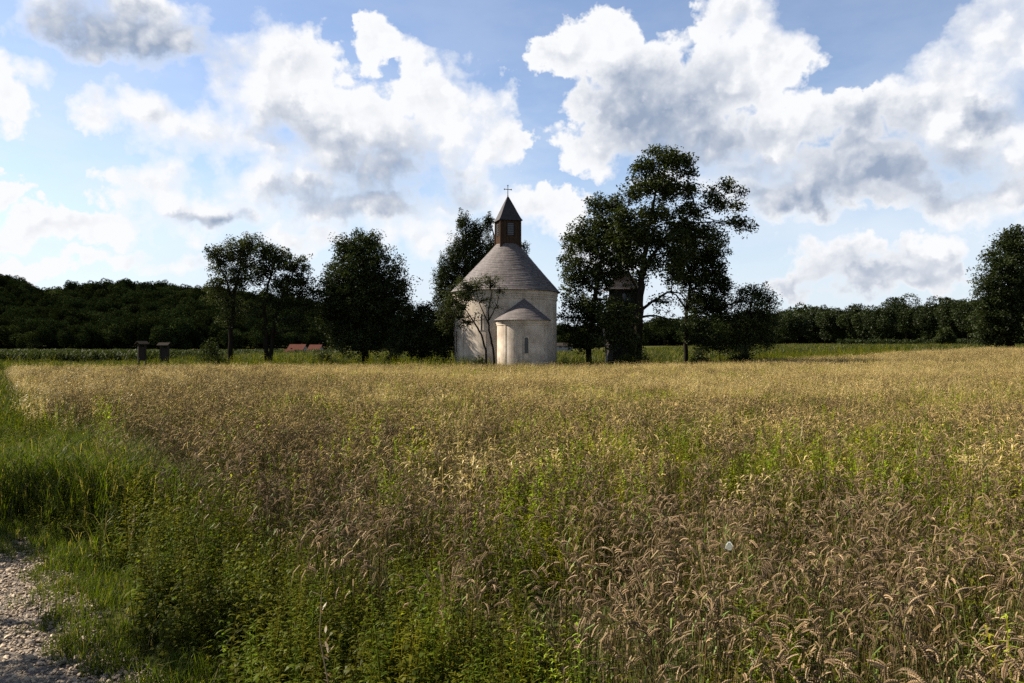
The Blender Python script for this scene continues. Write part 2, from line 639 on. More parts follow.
# ---- wheat
def wheat_stalk(b, x, y, r, fine=True):
    h = r.uniform(0.62, 0.86)
    az = r.normal(0.5, 1.3)
    dirv = np.array([math.cos(az), math.sin(az), 0])
    bend = r.choice([r.uniform(0.5, 1.3), r.uniform(1.3, 2.3), r.uniform(2.2, 2.9)], p=[0.25, 0.4, 0.35])
    ear = r.uniform(0.058, 0.088)
    n = 6
    lean = r.normal(0.05, 0.09)
    tone = r.uniform(0.75, 1.2)
    straw = np.array([0.10, 0.066, 0.026]) * tone if r.random() < 0.8 else np.array([0.10, 0.105, 0.03]) * tone
    # stem, then a curved neck, then the ear
    s = np.concatenate([np.linspace(0, 0.88, n), [0.92, 0.96, 1.0]])
    th = lean + np.where(s > 0.87, (np.clip(s - 0.87, 0, 1) / 0.13) ** 1.2 * bend * 0.55, 0)
    pts = [np.array([x, y, 0.0])]
    for k in range(1, len(s)):
        L = (s[k] - s[k - 1]) * h
        pts.append(pts[-1] + L * (math.sin(th[k]) * dirv + np.array([0, 0, math.cos(th[k])])))
    b.tube(pts, np.linspace(0.0022, 0.0013, len(pts)), 3, straw, False)
    ec = (np.array([0.170, 0.114, 0.060]) if fine else np.array([0.275, 0.19, 0.068])) * r.uniform(0.55, 1.3)
    t0, t1 = th[-1], th[-1] + bend * 0.55
    m = 9 if fine else 5
    p = pts[-1]
    side0 = np.cross(dirv, [0, 0, 1.0])
    roll = r.uniform(0, math.pi)
    for k in range(m):
        t = t0 + (t1 - t0) * k / m
        d = math.sin(t) * dirv + np.array([0, 0, math.cos(t)])
        nrm = np.cross(side0, d)
        sd = math.cos(roll) * side0 + math.sin(roll) * nrm
        up = np.cross(d, sd)
        L = ear / m
        taper = 1.0 - 0.5 * abs(k / (m - 1) - 0.4) ** 1.3
        w = (0.0056 if fine else 0.0066) * taper
        for sg in ((-1, 1) if fine else (0,)):
            c0 = p + sg * sd * w * 0.35
            ax = d + sg * sd * 0.45
            ax /= np.linalg.norm(ax)
            ln = L * (1.75 if fine else 1.5)
            v = np.array([c0, c0 + ax * ln * 0.45 + sd * w * (0.75 if fine else 1), c0 + ax * ln * 0.45 + up * w, c0 + ax * ln * 0.45 - sd * w * (0.75 if fine else 1), c0 + ax * ln * 0.45 - up * w, c0 + ax * ln])
            f = np.array([[0, 2, 1], [0, 3, 2], [0, 4, 3], [0, 1, 4], [5, 1, 2], [5, 2, 3], [5, 3, 4], [5, 4, 1]])
            cc = np.repeat((ec * r.uniform(0.8, 1.2))[None], 6, 0)
            cc[5] *= 2.6  # tip colour lightened: a painted highlight for the sunlit ear tops
            b.add(v, [f], cc)
        p = p + d * L
    # a dry leaf or two along the stem
    for _ in range(r.integers(1, 3)):
        k = r.integers(2, n)
        a2 = r.uniform(0, 6.28)
        dl = np.array([math.cos(a2), math.sin(a2), 0])
        ll = r.uniform(0.08, 0.2)
        q = [pts[k], pts[k] + dl * ll * 0.35 + np.array([0, 0, ll * 0.25]), pts[k] + dl * ll * 0.65 + np.array([0, 0, ll * 0.05]), pts[k] + dl * ll * 0.8 - np.array([0, 0, ll * 0.4])]
        sd = np.cross(dl, [0, 0, 1.0])
        lc = np.array([0.16, 0.11, 0.052]) * r.uniform(0.6, 1.2) if r.random() < 0.75 else np.array([0.10, 0.13, 0.03])
        b.ribbon(q, [0.006, 0.009, 0.007, 0.001], sd, lc)


def wheat_clump(seed, n, rad, fine=True):
    r = np.random.default_rng(seed)
    b = Buf()
    for _ in range(n):
        a, q = r.uniform(0, 6.28), rad * math.sqrt(r.random())
        wheat_stalk(b, q * math.cos(a), q * math.sin(a), r, fine)
    return b.mesh('wheat_clump', MAT_WHEAT)


def green_patch(x, y):
    """how weedy the crop is, 0..1"""
    f = fbm(x, y * 0.75, 4.2, 11)
    g = 0.5 * ss(0.55, 0.70, f)
    px, py = 512 + F * x / np.maximum(y, .1), HOR + F * 1.3 / np.maximum(y, .1)
    for cx, cy, rx, ry, s in ((840, 455, 130, 26, .95), (640, 440, 110, 22, .6), (960, 475, 80, 25, .55), (520, 495, 80, 26, .55), (700, 470, 60, 20, .5),
                              (815, 620, 90, 45, .8), (960, 610, 80, 50, .75), (470, 600, 120, 50, .8), (560, 470, 60, 18, .4), (730, 560, 60, 30, .35)):
        g = np.maximum(g * 1.0, s * np.exp(-((px - cx) / rx) ** 2 - ((py - cy) / ry) ** 2))
    return np.clip(g * (0.25 + 0.75 * ss(260, 420, px)), 0, 1)


def build_wheat():
    protos = [wheat_clump(100 + i, 15, 0.16, True) for i in range(9)] + [wheat_clump(200 + i, 30, 0.32, False) for i in range(7)]
    P, RT, SC, ID = [], [], [], []
    for y0, y1, dens, lo, hi, tilt in ((1.6, 9, 16, 0, 9, .11), (9, 13, 9, 0, 16, .11), (13, 20, 8, 7, 16, .11), (20, 45, 5.0, 9, 16, .12), (45, 92, 3.6, 9, 16, .12)):
        x, y = strew(y0, y1, dens, 2.5)
        edge = wheat_edge_x(y) + (fbm(x, y, 1.2, 5) - 0.5) * (1.2 + 0.03 * y)
        g = green_patch(x, y)
        k = (x > edge) & (y < wheat_far_y(x)) & (rng.random(len(x)) > 0.86 * g) & (np.hypot(x, y) > 2.3)
        # a ragged, thin margin towards the verge
        k &= rng.random(len(x)) < 0.25 + 0.75 * ss(0, 1.6, x - edge)
        x, y = x[k], y[k]
        z = height(x, y)
        P.append(np.stack([x, y, z], 1))
        RT.append(rots(len(x), tilt))
        SC.append(rng.uniform(0.82, 1.12, len(x)) * (0.86 + 0.3 * fbm(x, y, 7, 31)))
        ID.append(rng.integers(lo, hi, len(x)))
    scatter('wheat', 'ripe wheat with drooping brown ears filling the field before the church', 'wheat', protos, np.concatenate(P), np.concatenate(RT), np.concatenate(SC), np.concatenate(ID))


build_wheat()


# ---- feathery pale grass standing above the far wheat
def straw_clump(seed, n, rad):
    r = np.random.default_rng(seed)
    b = Buf()
    for _ in range(n):
        a, q = r.uniform(0, 6.28), rad * math.sqrt(r.random())
        p0 = np.array([q * math.cos(a), q * math.sin(a), 0])
        h = r.uniform(0.7, 1.05)
        a2 = r.uniform(0, 6.28)
        dv = np.array([math.cos(a2), math.sin(a2), 0])
        ln = r.uniform(0.05, 0.3)
        pts = [p0 + dv * ln * t * t * h + np.array([0, 0, h * t]) for t in (0, .4, .7, 1)]
        c = np.array([0.345, 0.26, 0.095]) * r.uniform(0.7, 1.25)
        sd = np.array([-dv[1], dv[0], 0])
        b.ribbon(pts, [0.006, 0.005, 0.004, 0.003], sd, c)
        for k in range(7):
            t = r.uniform(0.66, 1.0)
            a3 = r.uniform(0, 6.28)
            d3 = np.array([math.cos(a3), math.sin(a3), r.uniform(-0.1, 0.9)])
            o = p0 + dv * ln * t * t * h + np.array([0, 0, h * t])
            L = r.uniform(0.05, 0.11)
            s3 = np.array([-math.sin(a3), math.cos(a3), 0])
            b.ribbon([o, o + d3 * L * 0.6, o + d3 * L - np.array([0, 0, 0.02])], [0.004, 0.014, 0.003], s3, c * r.uniform(0.9, 1.35))
    return b.mesh('straw_clump', MAT_STRAW)


def build_straw():
    protos = [straw_clump(300 + i, 16, 0.34) for i in range(6)]
    P, SC = [], []
    for y0, y1, dens in ((7, 20, 3.0), (20, 34, 4.2), (34, 92, 4.2)):
        x, y = strew(y0, y1, dens, 3)
        edge = wheat_edge_x(y) - 0.6
        px, py = 512 + F * x / y, HOR + F * 1.3 / y
        band = ss(560, 405, py) * (0.45 + 0.55 * ss(0.35, 0.6, fbm(x, y, 6, 41)))
        band = np.where(px < 330, band * ss(425, 385, py), band) * (0.55 + 0.45 * ss(0.4, 0.55, fbm(x, y, 9, 47)))
        k = (x > edge) & (y < wheat_far_y(x) + 1.5) & (rng.random(len(x)) < band * (0.35 + 0.65 * ss(12, 30, y)))
        x, y = x[k], y[k]
        P.append(np.stack([x, y, height(x, y)], 1))
        SC.append(rng.uniform(0.75, 1.1, len(x)))
    P = np.concatenate(P)
    scatter('straw_grass', 'feathery straw coloured wild grass seeding above the wheat', 'grass', protos, P, rots(len(P), .12), np.concatenate(SC), rng.integers(0, 6, len(P)))


build_straw()


# ---- leafy weeds
def leaf_blade(b, o, d, L, W, col, droop=0.3, r=None):
    d = np.asarray(d, float)
    d /= np.linalg.norm(d)
    sd = np.cross(d, [0, 0, 1.0])
    sd /= np.linalg.norm(sd) + 1e-6
    pts = [o, o + d * L * 0.35, o + d * L * 0.7 - np.array([0, 0, L * droop * 0.3]), o + d * L - np.array([0, 0, L * droop])]
    b.ribbon(pts, [W * 0.25, W, W * 0.75, 0.001], sd, col)


def weed_clump(seed, kind, lush=1.0):
    r = np.random.default_rng(seed)
    b = Buf()
    for _ in range({'tall': 6, 'low': 9, 'fine': 12, 'broad': 7}[kind]):
        a, q = r.uniform(0, 6.28), 0.22 * math.sqrt(r.random())
        p0 = np.array([q * math.cos(a), q * math.sin(a), 0])
        h = {'tall': r.uniform(0.5, 0.85), 'low': r.uniform(0.15, 0.35), 'fine': r.uniform(0.35, 0.75), 'broad': r.uniform(0.25, 0.55)}[kind]
        a2 = r.uniform(0, 6.28)
        ln = r.uniform(0.02, 0.18) * h
        top = p0 + np.array([math.cos(a2) * ln, math.sin(a2) * ln, h])
        base_c = np.array([0.066, 0.082, 0.006]) * r.uniform(0.65, 1.3) * lush
        base_c = base_c * np.array([r.uniform(0.85, 1.35), 1, r.uniform(0.7, 1.2)])
        b.tube([p0, (p0 + top) / 2 + r.normal(0, .01, 3), top], [0.004, 0.0035, 0.002], 3, base_c * np.array([1.1, 0.9, 0.9]), False)
        nl = {'tall': 22, 'low': 13, 'fine': 40, 'broad': 13}[kind]
        for k in range(nl):
            t = (k + 1) / nl if kind != 'low' else r.uniform(0.1, 1)
            a3 = k * 2.4 + r.uniform(-0.4, 0.4)
            o = p0 + (top - p0) * t
            el = r.uniform(-0.1, 0.8)
            d = np.array([math.cos(a3), math.sin(a3), el])
            sz = (1.15 - 0.65 * t)
            c = base_c * r.uniform(0.75, 1.3)
            if kind == 'tall':
                leaf_blade(b, o, d, 0.13 * sz, 0.028 * sz, c, 0.4)
            elif kind == 'low':
                leaf_blade(b, o, d, 0.06 * r.uniform(.7, 1.3), 0.03, c, 0.2)
            elif kind == 'fine':
                leaf_blade(b, o, d, 0.075 * sz, 0.009, c, 0.2)
            else:
                leaf_blade(b, o, d, 0.11 * sz, 0.05 * sz, c, 0.5)
    return b.mesh('weed_clump', MAT_WEED)


def dry_stem(seed):
    r = np.random.default_rng(seed)
    b = Buf()
    c = np.array([0.17, 0.12, 0.06]) * r.uniform(0.7, 1.2)
    h = r.uniform(0.5, 0.95)
    pts = [np.array([0, 0, 0.0]), np.array([0.04, 0.01, h * .4]), np.array([0.05, 0.03, h * .75]), np.array([0.10, 0.03, h])]
    b.tube(pts, [0.005, 0.004, 0.003, 0.002], 4, c, False)
    for k in range(26):
        t = r.uniform(0.45, 1)
        o = np.array([0.03 + 0.06 * t, 0.02, h * t])
        a = r.uniform(0, 6.28)
        leaf_blade(b, o, (math.cos(a), math.sin(a), 0.8), 0.045, 0.012, c * r.uniform(.8, 1.3), 0.1)
    return b.mesh('dry_stem', MAT_STRAW)


def build_weeds():
    protos = ([weed_clump(400 + i, 'tall') for i in range(3)] + [weed_clump(410 + i, 'low') for i in range(3)] +
              [weed_clump(420 + i, 'fine') for i in range(4)] + [weed_clump(430 + i, 'broad') for i in range(3)] + [dry_stem(440 + i) for i in range(3)] +
              [weed_clump(450 + i, 'fine', 2.5) for i in range(3)] + [weed_clump(460 + i, 'tall', 2.3) for i in range(2)])
    P, SC, ID = [], [], []

    def put(x, y, s0, s1, ids):
        P.append(np.stack([x, y, height(x, y)], 1))
        SC.append(rng.uniform(s0, s1, len(x)))
        ID.append(rng.choice(ids, len(x)))
    # among the wheat
    for y0, y1, dens in ((1.6, 7, 11), (7, 25, 12), (25, 60, 3.0)):
        x, y = strew(y0, y1, dens, 2)
        g = green_patch(x, y)
        k = (x > wheat_edge_x(y)) & (y < wheat_far_y(x)) & (rng.random(len(x)) < 0.04 + 0.18 * ss(8, 14, y) * ss(250, 420, 512 + F * x / y) + 0.95 * g) & (np.hypot(x, y) > 2.4)
        if y0 < 7:
            put(x[k], y[k], 0.9, 1.25, [6, 7, 8, 9, 16, 17, 18])
        else:
            put(x[k], y[k], 0.95, 1.4, [6, 7, 8, 9, 16, 17, 18, 16, 17, 18, 19, 20])
    # the verge and the margin of the crop
    for y0, y1, dens in ((1.6, 10, 32), (10, 22, 14), (22, 55, 4)):
        x, y = strew(y0, y1, dens, 2)
        e = wheat_edge_x(y)
        pe = path_edge_x(np.minimum(y, 20))
        near = np.exp(-((x - e) / (0.7 + 0.03 * y)) ** 2)
        k = (x < e + 0.6) & (x > pe + 0.55) & (rng.random(len(x)) < 0.35 + 0.65 * near) & (np.hypot(x, y) > 2.4)
        x, y, near = x[k], y[k], near[k]
        tallk = rng.random(len(x)) < near * 0.8
        put(x[tallk], y[tallk], 0.6, 1.0, [0, 1, 2, 6, 7, 8, 9, 10, 11, 12])
        put(x[~tallk], y[~tallk], 0.5, 1.0, [3, 4, 5, 10, 11, 12, 10, 11, 12])
    # rank weeds closing the crop's thin margin near the path
    x, y = strew(2.4, 6.5, 30, 1)
    e = wheat_edge_x(y)
    k = (x > e - 0.5) & (x < e + 1.3) & (np.hypot(x, y) > 2.4)
    put(x[k], y[k], 0.6, 1.05, [3, 4, 5, 6, 7, 8, 9, 10, 11, 12, 10, 11])
    # dry stems here and there
    x, y = strew(2.6, 12, 0.3, 1)
    k = (np.abs(x - wheat_edge_x(y)) < 1.1)
    put(x[k], y[k], 0.8, 1.2, [13, 14, 15])
    # rank growth under the trees and round the church
    n = 2600
    x = rng.uniform(-42, 40, n)
    y = wheat_far_y(x) + rng.gamma(1.5, 2.6, n)
    k = (np.hypot(x + 0.57, y - 65) > 4.7) & (np.hypot(x - 0.9, y - 61.3) > 2.5) & (fbm(x, y, 5, 61) > 0.38)
    put(x[k], y[k], 1.1, 2.0, [0, 1, 2, 6, 7, 8, 9, 10, 11])
    P_ = np.concatenate(P)
    scatter('weeds', 'leafy green weeds along the verge and in patches through the wheat', 'weeds', protos, P_, rots(len(P_), .1), np.concatenate(SC), np.concatenate(ID))


build_weeds()


# ---- grass
def grass_clump(seed, n, rad, h0, h1, w, k=1.0):
    r = np.random.default_rng(seed)
    b = Buf()
    for _ in range(n):
        a, q = r.uniform(0, 6.28), rad * math.sqrt(r.random())
        p0 = np.array([q * math.cos(a), q * math.sin(a), 0])
        h = r.uniform(h0, h1)
        a2 = r.uniform(0, 6.28)
        dv = np.array([math.cos(a2), math.sin(a2), 0])
        ln = r.uniform(0.15, 0.8) * h
        c = np.array([0.052, 0.066, 0.005]) * r.uniform(0.6, 1.3) * k
        if r.random() < 0.12:
            c = np.array([0.16, 0.125, 0.05])
        pts = [p0, p0 + dv * ln * .15 + [0, 0, h * .45], p0 + dv * ln * .5 + [0, 0, h * .85], p0 + dv * ln + [0, 0, h * .95]]
        b.ribbon(pts, [w, w, w * .7, .0008], np.array([-dv[1], dv[0], 0]), c)
    return b.mesh('grass_clump', MAT_GRASS)


def build_grass():
    protos = ([grass_clump(500 + i, 46, 0.16, 0.06, 0.22, 0.006) for i in range(4)] + [grass_clump(510 + i, 40, 0.18, 0.25, 0.6, 0.008) for i in range(3)] +
              [grass_clump(520 + i, 60, 0.5, 0.3, 0.7, 0.02, 0.55) for i in range(3)])
    P, SC, ID = [], [], []

    def put(x, y, s0, s1, ids):
        P.append(np.stack([x, y, height(x, y)], 1))
        SC.append(rng.uniform(s0, s1, len(x)))
        ID.append(rng.choice(ids, len(x)))
    for y0, y1, dens in ((1.4, 11, 60), (11, 22, 20)):
        x, y = strew(y0, y1, dens, 2)
        pe = path_edge_x(np.minimum(y, 20))
        k = (x < wheat_edge_x(y) + 1.2) & (x > pe + 0.08 * np.sin(y * 9) + 0.1 * rng.normal(size=len(x))) & (np.hypot(x, y) > 1.7)
        x, y = x[k], y[k]
        far = (x - path_edge_x(np.minimum(y, 20))) + 1.2 * (fbm(x, y, 1.5, 71) - .5)
        t = far > 1.3
        put(x[~t], y[~t], 0.55, 0.95, [0, 1, 2, 3])
        put(x[t], y[t], 0.6, 1.05, [0, 1, 2, 3, 0, 1, 2, 3, 0, 1, 2, 3, 4])
    x, y = strew(20, 60, 4, 3)
    k = x < wheat_edge_x(y) + 0.8
    put(x[k], y[k], 0.7, 1.1, [4, 5, 6, 7, 8, 9])
    # tall rank grass left of the wheat, in the shade
    n = 700
    x = rng.normal(-5.9, 1.0, n)
    y = rng.normal(11.0, 1.5, n)
    k = (x > path_edge_x(np.minimum(y, 20)) + .5) & (x < wheat_edge_x(y) + .5)
    put(x[k], y[k], 0.9, 1.5, [4, 5, 6])
    # tufts creeping into the path edge
    y = rng.uniform(3, 9, 160)
    x = path_edge_x(y) - np.abs(rng.normal(0, 0.22, 160))
    put(x, y, 0.4, 0.8, [0, 1, 2, 3])
    # meadows beyond the wheat
    for y0, y1, dens in ((50, 90, 1.6), (90, 200, 0.5)):
        x, y = strew(y0, y1, dens, 6)
        k = (y > wheat_far_y(x) - 1) & (np.hypot(x + 0.57, y - 65) > 4.7) & (np.hypot(x - 0.9, y - 61.3) > 2.6)
        put(x[k], y[k], 0.8 if y0 < 90 else 1.3, 1.3 if y0 < 90 else 2.0, [7, 8, 9])
    P_ = np.concatenate(P)
    scatter('grass', 'green grass of the verge beside the path and of the meadow strips', 'grass', protos, P_, rots(len(P_), .1), np.concatenate(SC), np.concatenate(ID))


build_grass()


# ---- gravel stones on the path
def build_gravel():
    protos = []
    for i in range(6):
        r = np.random.default_rng(600 + i)
        v = []
        for k in range(14):
            zz = 1 - 2 * (k + .5) / 14
            a = k * 2.4
            rr = math.sqrt(1 - zz * zz)
            v.append([rr * math.cos(a), rr * math.sin(a) * .75, zz * .55])
        v = np.array(v) * r.uniform(.7, 1.2, (14, 1))
        import bmesh
        bm = bmesh.new()
        for p in v:
            bm.verts.new(p)
        res = bmesh.ops.convex_hull(bm, input=bm.verts)
        me = bpy.data.meshes.new('stone')
        bm.to_mesh(me)
        bm.free()
        a = me.attributes.new("col", 'FLOAT_COLOR', 'POINT')
        g = np.ones((len(me.vertices), 4), np.float32)
        g[:, :3] = np.array([0.27, 0.20, 0.13]) * r.uniform(.7, 1.2)
        a.data.foreach_set("color", g.ravel())
        me.materials.append(MAT_STONE)
        protos.append(me)
    n = 46000
    y = rng.uniform(3.2, 12, n)
    x = path_edge_x(y) + 0.12 - rng.uniform(0, 3.2, n) + rng.normal(0, .05, n)
    k = in_view(x, y, .4)
    x, y = x[k], y[k]
    P = np.stack([x, y, np.full(len(x), 0.028)], 1)
    sc = np.clip(rng.lognormal(math.log(0.0105), 0.45, len(x)), 0.005, 0.035)
    rt = np.stack([rng.normal(0, .3, len(x)), rng.normal(0, .3, len(x)), rng.uniform(0, 6.28, len(x))], 1)
    scatter('gravel', 'loose pale gravel stones covering the path', 'gravel', protos, P, rt, sc, rng.integers(0, 6, len(x)))


build_gravel()


# ---- maize at the far left and the low green crop at the far right
def build_maize():
    protos = []
    for i in range(5):
        r = np.random.default_rng(700 + i)
        b = Buf()
        for _ in range(5):
            p0 = np.array([r.uniform(-.5, .5), r.uniform(-.5, .5), 0])
            h = r.uniform(1.35, 1.7)
            b.tube([p0, p0 + [0, 0, h * .6], p0 + [.03, 0, h]], [0.02, 0.015, 0.006], 4, (0.12, 0.14, 0.04), False)
            for k in range(11):
                a = r.uniform(0, 6.28)
                o = p0 + [0, 0, h * (0.15 + 0.8 * k / 11)]
                d = np.array([math.cos(a), math.sin(a), 0])
                L = r.uniform(.45, .75)
                pts = [o, o + d * L * .35 + [0, 0, .22], o + d * L * .7 + [0, 0, .18], o + d * L - [0, 0, .12]]
                b.ribbon(pts, [.05, .09, .07, .004], np.array([-d[1], d[0], 0]), np.array([0.036, 0.043, 0.008]) * r.uniform(.7, 1.3))
        protos.append(b.mesh('maize_plants', MAT_CORN))
    n = 5200
    y = 84 + rng.gamma(1.1, 38, n)
    x = rng.uniform(-.75, 0.1, n) * y
    px = 512 + F * x / y
    k = (px < 140 + (y - 84) * 2.2) & (y < 320) & (px < 330)
    x, y = x[k], y[k]
    scatter('maize', 'dark green maize standing in a long strip before the wooded hill', 'maize', protos, np.stack([x, y, height(x, y)], 1), rots(len(x), .05), rng.uniform(.85, 1.1, len(x)), rng.integers(0, 5, len(x)))
    n = 2600
    y = rng.uniform(95, 170, n)
    x = rng.uniform(.26, .50, n) * y
    scatter('green_crop', 'low leafy green crop in a strip right of the trees', 'crop', protos, np.stack([x, y, height(x, y)], 1), rots(len(x), .1), rng.uniform(.4, .65, len(x)), rng.integers(0, 5, len(x)))


build_maize()

# ------------------------------------------------------------------ buildings
def shingle_mat(name, c1, c2, c3, w=0.14, h=0.22):
    m, N, L = new_mat(name)
    uv = N.new('ShaderNodeUVMap')
    uv.uv_map = 'slates'
    br = N.new('ShaderNodeTexBrick')
    br.offset = 0.5
    br.inputs['Color1'].default_value = (*c1, 1)
    br.inputs['Color2'].default_value = (*c2, 1)
    br.inputs['Mortar'].default_value = (c1[0] * .55, c1[1] * .55, c1[2] * .55, 1)
    br.inputs['Scale'].default_value = 1.0
    br.inputs['Mortar Size'].default_value = 0.008
    br.inputs['Bias'].default_value = 0.0
    br.inputs['Brick Width'].default_value = w
    br.inputs['Row Height'].default_value = h
    L.new(uv.outputs[0], br.inputs['Vector'])
    n = N.new('ShaderNodeTexNoise')
    n.inputs['Scale'].default_value = 1.1
    n.inputs['Detail'].default_value = 8
    n.inputs['Roughness'].default_value = 0.7
    tc = N.new('ShaderNodeTexCoord')
    L.new(tc.outputs['Object'], n.inputs['Vector'])
    mr = N.new('ShaderNodeMapRange')
    L.new(n.outputs['Fac'], mr.inputs[0])
    mr.inputs[1].default_value, mr.inputs[2].default_value = 0.35, 0.7
    mx = N.new('ShaderNodeMix')
    mx.data_type = 'RGBA'
    L.new(mr.outputs[0], mx.inputs[0])
    L.new(br.outputs['Color'], mx.inputs[6])
    mx.inputs[7].default_value = (*c3, 1)
    f = N.new('ShaderNodeMix')
    f.data_type = 'RGBA'
    f.inputs[0].default_value = 0.45
    L.new(br.outputs['Color'], f.inputs[6])
    L.new(mx.outputs[2], f.inputs[7])
    b = N.new('ShaderNodeBsdfPrincipled')
    b.inputs['Roughness'].default_value = 0.75
    b.inputs['Specular IOR Level'].default_value = 0.3
    L.new(f.outputs[2], b.inputs['Base Color'])
    bp = N.new('ShaderNodeBump')
    bp.inputs['Strength'].default_value = 0.12
    bp.inputs['Distance'].default_value = 0.02
    L.new(br.outputs['Color'], bp.inputs['Height'])
    L.new(bp.outputs[0], b.inputs['Normal'])
    out_node(N, L, b.outputs[0])
    return m


def plaster_mat():
    m, N, L = new_mat('old_plaster')
    tc = N.new('ShaderNodeTexCoord')

    def ns(scale, stretch, detail=7):
        mp = N.new('ShaderNodeMapping')
        mp.inputs['Scale'].default_value = stretch
        L.new(tc.outputs['Object'], mp.inputs[0])
        n = N.new('ShaderNodeTexNoise')
        n.inputs['Scale'].default_value = scale
        n.inputs['Detail'].default_value = detail
        n.inputs['Roughness'].default_value = 0.68
        L.new(mp.outputs[0], n.inputs['Vector'])
        return n.outputs['Fac']
    cr = N.new('ShaderNodeValToRGB')
    e = cr.color_ramp.elements
    e[0].position, e[0].color = 0.28, (0.27, 0.21, 0.155, 1)
    e[1].position, e[1].color = 0.68, (0.56, 0.475, 0.375, 1)
    e.new(0.5).color = (0.43, 0.355, 0.27, 1)
    L.new(ns(0.9, (1, 1, 1)), cr.inputs[0])
    # rain streaks
    st = N.new('ShaderNodeMapRange')
    L.new(ns(2.6, (1, 1, 0.09)), st.inputs[0])
    st.inputs[1].default_value, st.inputs[2].default_value = 0.5, 0.72
    st.inputs[3].default_value, st.inputs[4].default_value = 0.0, 0.65
    mx = N.new('ShaderNodeMix')
    mx.data_type = 'RGBA'
    L.new(st.outputs[0], mx.inputs[0])
    L.new(cr.outputs[0], mx.inputs[6])
    mx.inputs[7].default_value = (0.19, 0.15, 0.11, 1)
    # damp, mossy foot of the wall with an uneven upper limit
    sp = N.new('ShaderNodeSeparateXYZ')
    L.new(tc.outputs['Object'], sp.inputs[0])
    ad = N.new('ShaderNodeMath')
    ad.operation = 'MULTIPLY_ADD'
    L.new(ns(1.3, (1, 1, .6)), ad.inputs[0])
    ad.inputs[1].default_value = -2.4
    L.new(sp.outputs[2], ad.inputs[2])
    dm = N.new('ShaderNodeMapRange')
    L.new(ad.outputs[0], dm.inputs[0])
    dm.inputs[1].default_value, dm.inputs[2].default_value = -0.9, 0.5
    dm.inputs[3].default_value, dm.inputs[4].default_value = 0.7, 0.0
    m3 = N.new('ShaderNodeMix')
    m3.data_type = 'RGBA'
    L.new(dm.outputs[0], m3.inputs[0])
    L.new(mx.outputs[2], m3.inputs[6])
    m3.inputs[7].default_value = (0.16, 0.13, 0.085, 1)
    mx = m3
    b = N.new('ShaderNodeBsdfPrincipled')
    b.inputs['Roughness'].default_value = 0.92
    b.inputs['Specular IOR Level'].default_value = 0.15
    L.new(mx.outputs[2], b.inputs['Base Color'])
    bp = N.new('ShaderNodeBump')
    bp.inputs['Strength'].default_value = 0.25
    bp.inputs['Distance'].default_value = 0.04
    L.new(ns(1.6, (1, 1, 1), 3), bp.inputs['Height'])
    L.new(bp.outputs[0], b.inputs['Normal'])
    out_node(N, L, b.outputs[0])
    return m


MAT_SHINGLE = shingle_mat('larch_shingles', (0.080, 0.064, 0.056), (0.140, 0.116, 0.102), (0.052, 0.040, 0.034), .2, .2)
MAT_SHINGLE_DARK = shingle_mat('dark_shingles', (0.022, 0.017, 0.016), (0.04, 0.031, 0.028), (0.018, 0.014, 0.013), .12, .18)
MAT_PLASTER = plaster_mat()
MAT_WOOD = rough_mat('weathered_boards', (0.028, 0.018, 0.012), (0.066, 0.040, 0.026), 5, 0.95, .6, (6, 6, .6), spec=0.0)
MAT_DARKWOOD = rough_mat('dark_boards', (0.012, 0.009, 0.007), (0.035, 0.026, 0.019), 5, 0.9, .6, (6, 6, .5))
MAT_GREYWOOD = rough_mat('grey_boards', (0.13, 0.11, 0.09), (0.25, 0.22, 0.185), 5, 0.85, .4, (6, 6, .6))
MAT_OLDWOOD = rough_mat('old_boards', (0.02, 0.017, 0.014), (0.045, 0.038, 0.03), 5, 0.95, .4, (6, 6, .6), spec=0.0)
MAT_IRON = rough_mat('iron', (0.02, 0.018, 0.017), (0.05, 0.045, 0.04), 8, 0.6, .2)
MAT_HOLE = rough_mat('dark_pane', (0.008, 0.008, 0.009), (0.018, 0.018, 0.02), 4, 0.25, 0, spec=.5)
MAT_TILE = rough_mat('red_tiles', (0.055, 0.022, 0.017), (0.095, 0.042, 0.03), 2.2, 0.95, .4, spec=0.0)
MAT_WHITE = rough_mat('white_render', (0.60, 0.57, 0.52), (0.75, 0.73, 0.69), 1.5, 0.9, .2)
MAT_GREYWALL = rough_mat('grey_render', (0.16, 0.15, 0.14), (0.24, 0.23, 0.22), 1.5, 0.9, .2)
MAT_PINKROOF = shingle_mat('reddish_shingles', (0.42, 0.30, 0.23), (0.50, 0.37, 0.29), (0.32, 0.22, 0.17), .16, .22)


def uv_from(me, uvs):
    """uvs per vertex index -> uv layer 'slates'"""
    lay = me.uv_layers.new(name='slates')
    idx = np.empty(len(me.loops), np.int32)
    me.loops.foreach_get('vertex_index', idx)
    lay.data.foreach_set('uv', np.asarray(uvs, np.float32)[idx].ravel())


